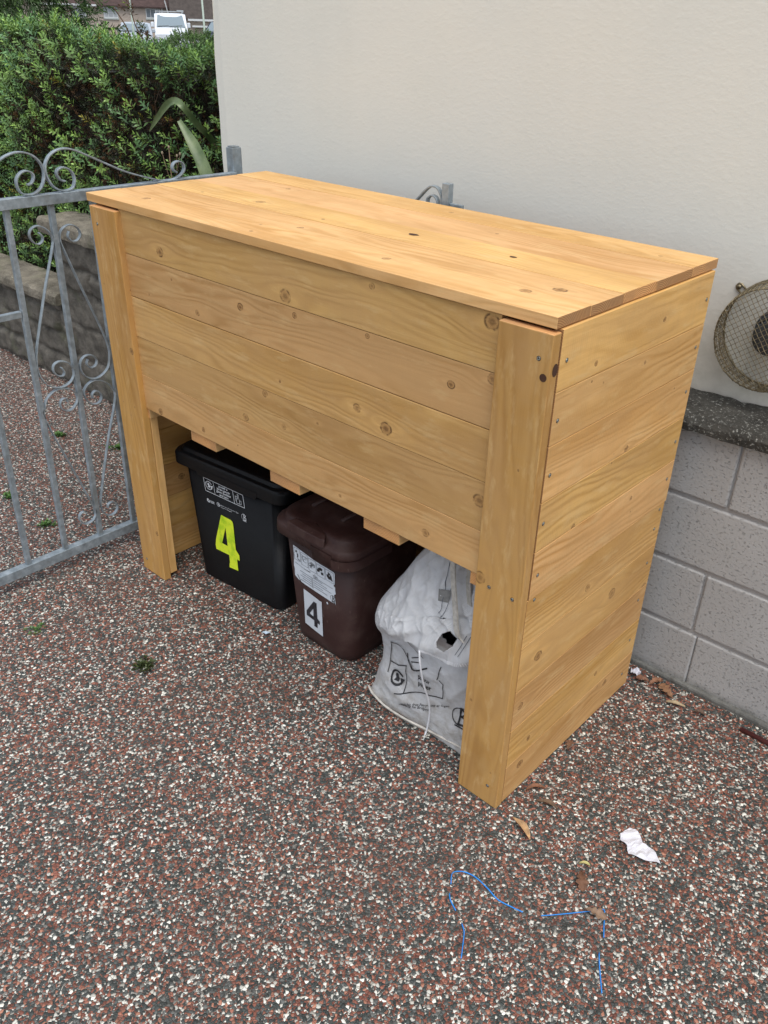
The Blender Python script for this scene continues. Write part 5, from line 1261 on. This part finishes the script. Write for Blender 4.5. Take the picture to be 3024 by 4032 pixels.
# vehicles: side profile lofted across the width with tumblehome, facing the camera
def vehicle(name, label, cat, a, D, width, prof, glassz, paint, hood_y, van=False, yaw=0.):
    """prof: list of (y along the length from the nose, z of the top outline)"""
    t_ = farthing(name, label, cat, a, D); t_.rotation_euler = (0, 0, RZ+yaw); z0 = .22
    mb = MB(); K = 9; vs = []
    for (y, z) in prof:
        for k in range(K+1):
            u = -1+2*k/K; zz = z; inset = .10*max(0, (z-.95))/(.5 if not van else 1.2)
            hw_ = width/2*(1-inset*.9); x = hw_*math.copysign(abs(u)**.8, u); zz = z-(.05*(abs(u)**4))
            vs.append((x, y+.12*abs(u)**3*(1 if y < .5 else 0), zz))
    n = len(prof); fs = [(i*(K+1)+k, i*(K+1)+k+1, (i+1)*(K+1)+k+1, (i+1)*(K+1)+k) for i in range(n-1) for k in range(K)]
    base = len(vs)
    for (y, z) in prof: vs += [(-width/2, y+(.12 if y < .5 else 0), min(z-.06, .9)), (-width/2, y+(.12 if y < .5 else 0), z0), (width/2, y+(.12 if y < .5 else 0), min(z-.06, .9)), (width/2, y+(.12 if y < .5 else 0), z0)]
    for i in range(n-1):
        b0, b1 = base+4*i, base+4*i+4; fs += [(i*(K+1), (i+1)*(K+1), b1, b0), (b0, b1, b1+1, b0+1), (i*(K+1)+K, b0+2, b1+2, (i+1)*(K+1)+K), (b0+2, b0+3, b1+3, b1+2)]
    fs += [tuple([k for k in range(K+1)]+[base+2, base+3, base+1, base]), tuple([(n-1)*(K+1)+k for k in range(K, -1, -1)]+[base+4*(n-1), base+4*(n-1)+1, base+4*(n-1)+3, base+4*(n-1)+2])]
    mb.add(vs, fs); mb.obj('body', paint, t_, bevel=.02)
    (ya, za), (yb, zb) = glassz; w0, w1 = width*.43, width*.375
    mb = MB(); ny = -.02; mb.add([(-w0, ya-.015, za+.03), (w0, ya-.015, za+.03), (w1, yb-.015, zb), (-w1, yb-.015, zb), (-w0, ya+.02, za+.01), (w0, ya+.02, za+.01), (w1, yb+.02, zb-.02), (-w1, yb+.02, zb-.02)], [(0, 1, 2, 3), (4, 7, 6, 5), (0, 4, 5, 1), (1, 5, 6, 2), (2, 6, 7, 3), (3, 7, 4, 0)])
    ws = mb.obj('windscreen', simple(name+"_glass", (.20, .25, .28), .12, spec=.7), t_)
    mb = MB()
    mb.tube([(-.1, ya-.04, za+.04), (w0*.8, ya-.045, za+.10)], .012, 5); mb.tube([(-w0*.9, ya-.04, za+.04), (-.12, ya-.045, za+.08)], .012, 5); mb.obj('wiper', INK, ws)
    for s_ in (-1, 1):
        mb = MB(); mb.box(s_*width*.455-.01, s_*width*.455+.01+.02*s_, yb+.1, yb+1.3, za+.10, zb-.06); mb.obj('side_window', GLASSD, t_, bevel=.005)
        mb = MB(); mb.box(s_*(width/2+.09)-.09, s_*(width/2+.09)+.09, ya+.35, ya+.45, za-.02, za+.17 if not van else za+.24); mb.obj('mirror', paint, t_, bevel=.03)
        mb = MB(); mb.box(s_*width*.38-.17, s_*width*.38+.17, .04, .12, .58, .76); mb.obj('headlight', simple("lamp_glass", (.55, .57, .6), .15), t_, bevel=.03)
    L2 = prof[-1][0]
    for s_ in (-1, 1):
        for yy in (.85, L2-.8):
            mb = MB(); c0 = (s_*(width/2-.10), yy, .32); mb.tube([(c0[0]-.1, yy, .26), (c0[0]+.1, yy, .26)], .31, 20); wo = mb.obj('wheel', simple("tyre", (.02, .02, .02), .8), t_, bevel=.02)
            mb = MB(); mb.tube([(c0[0]+s_*.105, yy, .26), (c0[0]+s_*.115, yy, .26)], .19, 16); mb.obj('rim', WHITEP, wo)
    mb = MB(); mb.box(-.3, .3, -.02, .05, .42, .54); mb.obj('number_plate', WHITEP, t_)
    return t_
WP = simple("white_car_paint", (.66, .70, .74), .3, spec=.6); SP = simple("silver_car_paint", (.48, .53, .58), .3, .3); DP = simple("dark_car_paint", (.018, .022, .035), .25, spec=.6)
vn = vehicle('parked_van', 'white van with a roof rack parked beyond the hedge, facing us', 'van', .95, 57, 1.86, [(0, .45), (.02, .85), (.25, 1.02), (.80, 1.20), (1.50, 1.86), (1.8, 1.90), (4.7, 1.90), (4.8, 1.7), (4.85, .4)], ((.80, 1.20), (1.46, 1.80)), WP, .8, True)
mb = MB()
for yy in (1.9, 2.9, 3.9): mb.box(-.80, .80, yy, yy+.06, 1.96, 2.0)
for xx in (-.78, .74): mb.box(xx, xx+.04, 1.85, 4.2, 1.90, 1.96)
mb.box(.42, .80, 1.82, 1.90, 1.98, 2.06)
mb.obj('roof_rack', simple("rack_alu", (.45, .47, .48), .4, .5), vn)
vehicle('parked_car', 'silver car parked left of the white van, mostly hidden by the hedge', 'car', -.97, 54, 1.68, [(0, .45), (.02, .68), (.3, .80), (1.15, .96), (1.85, 1.38), (2.2, 1.42), (3.3, 1.38), (3.95, 1.0), (4.0, .4)], ((1.15, .96), (1.80, 1.34)), SP, 1.1)
vehicle('parked_car', 'dark car parked right of the white van beside the house corner', 'car', 2.75, 52, 1.75, [(0, .45), (.02, .75), (.3, .88), (1.15, 1.05), (1.85, 1.58), (2.2, 1.63), (3.5, 1.6), (4.1, 1.0), (4.2, .4)], ((1.15, 1.05), (1.80, 1.54)), DP, 1.1, yaw=-.5)
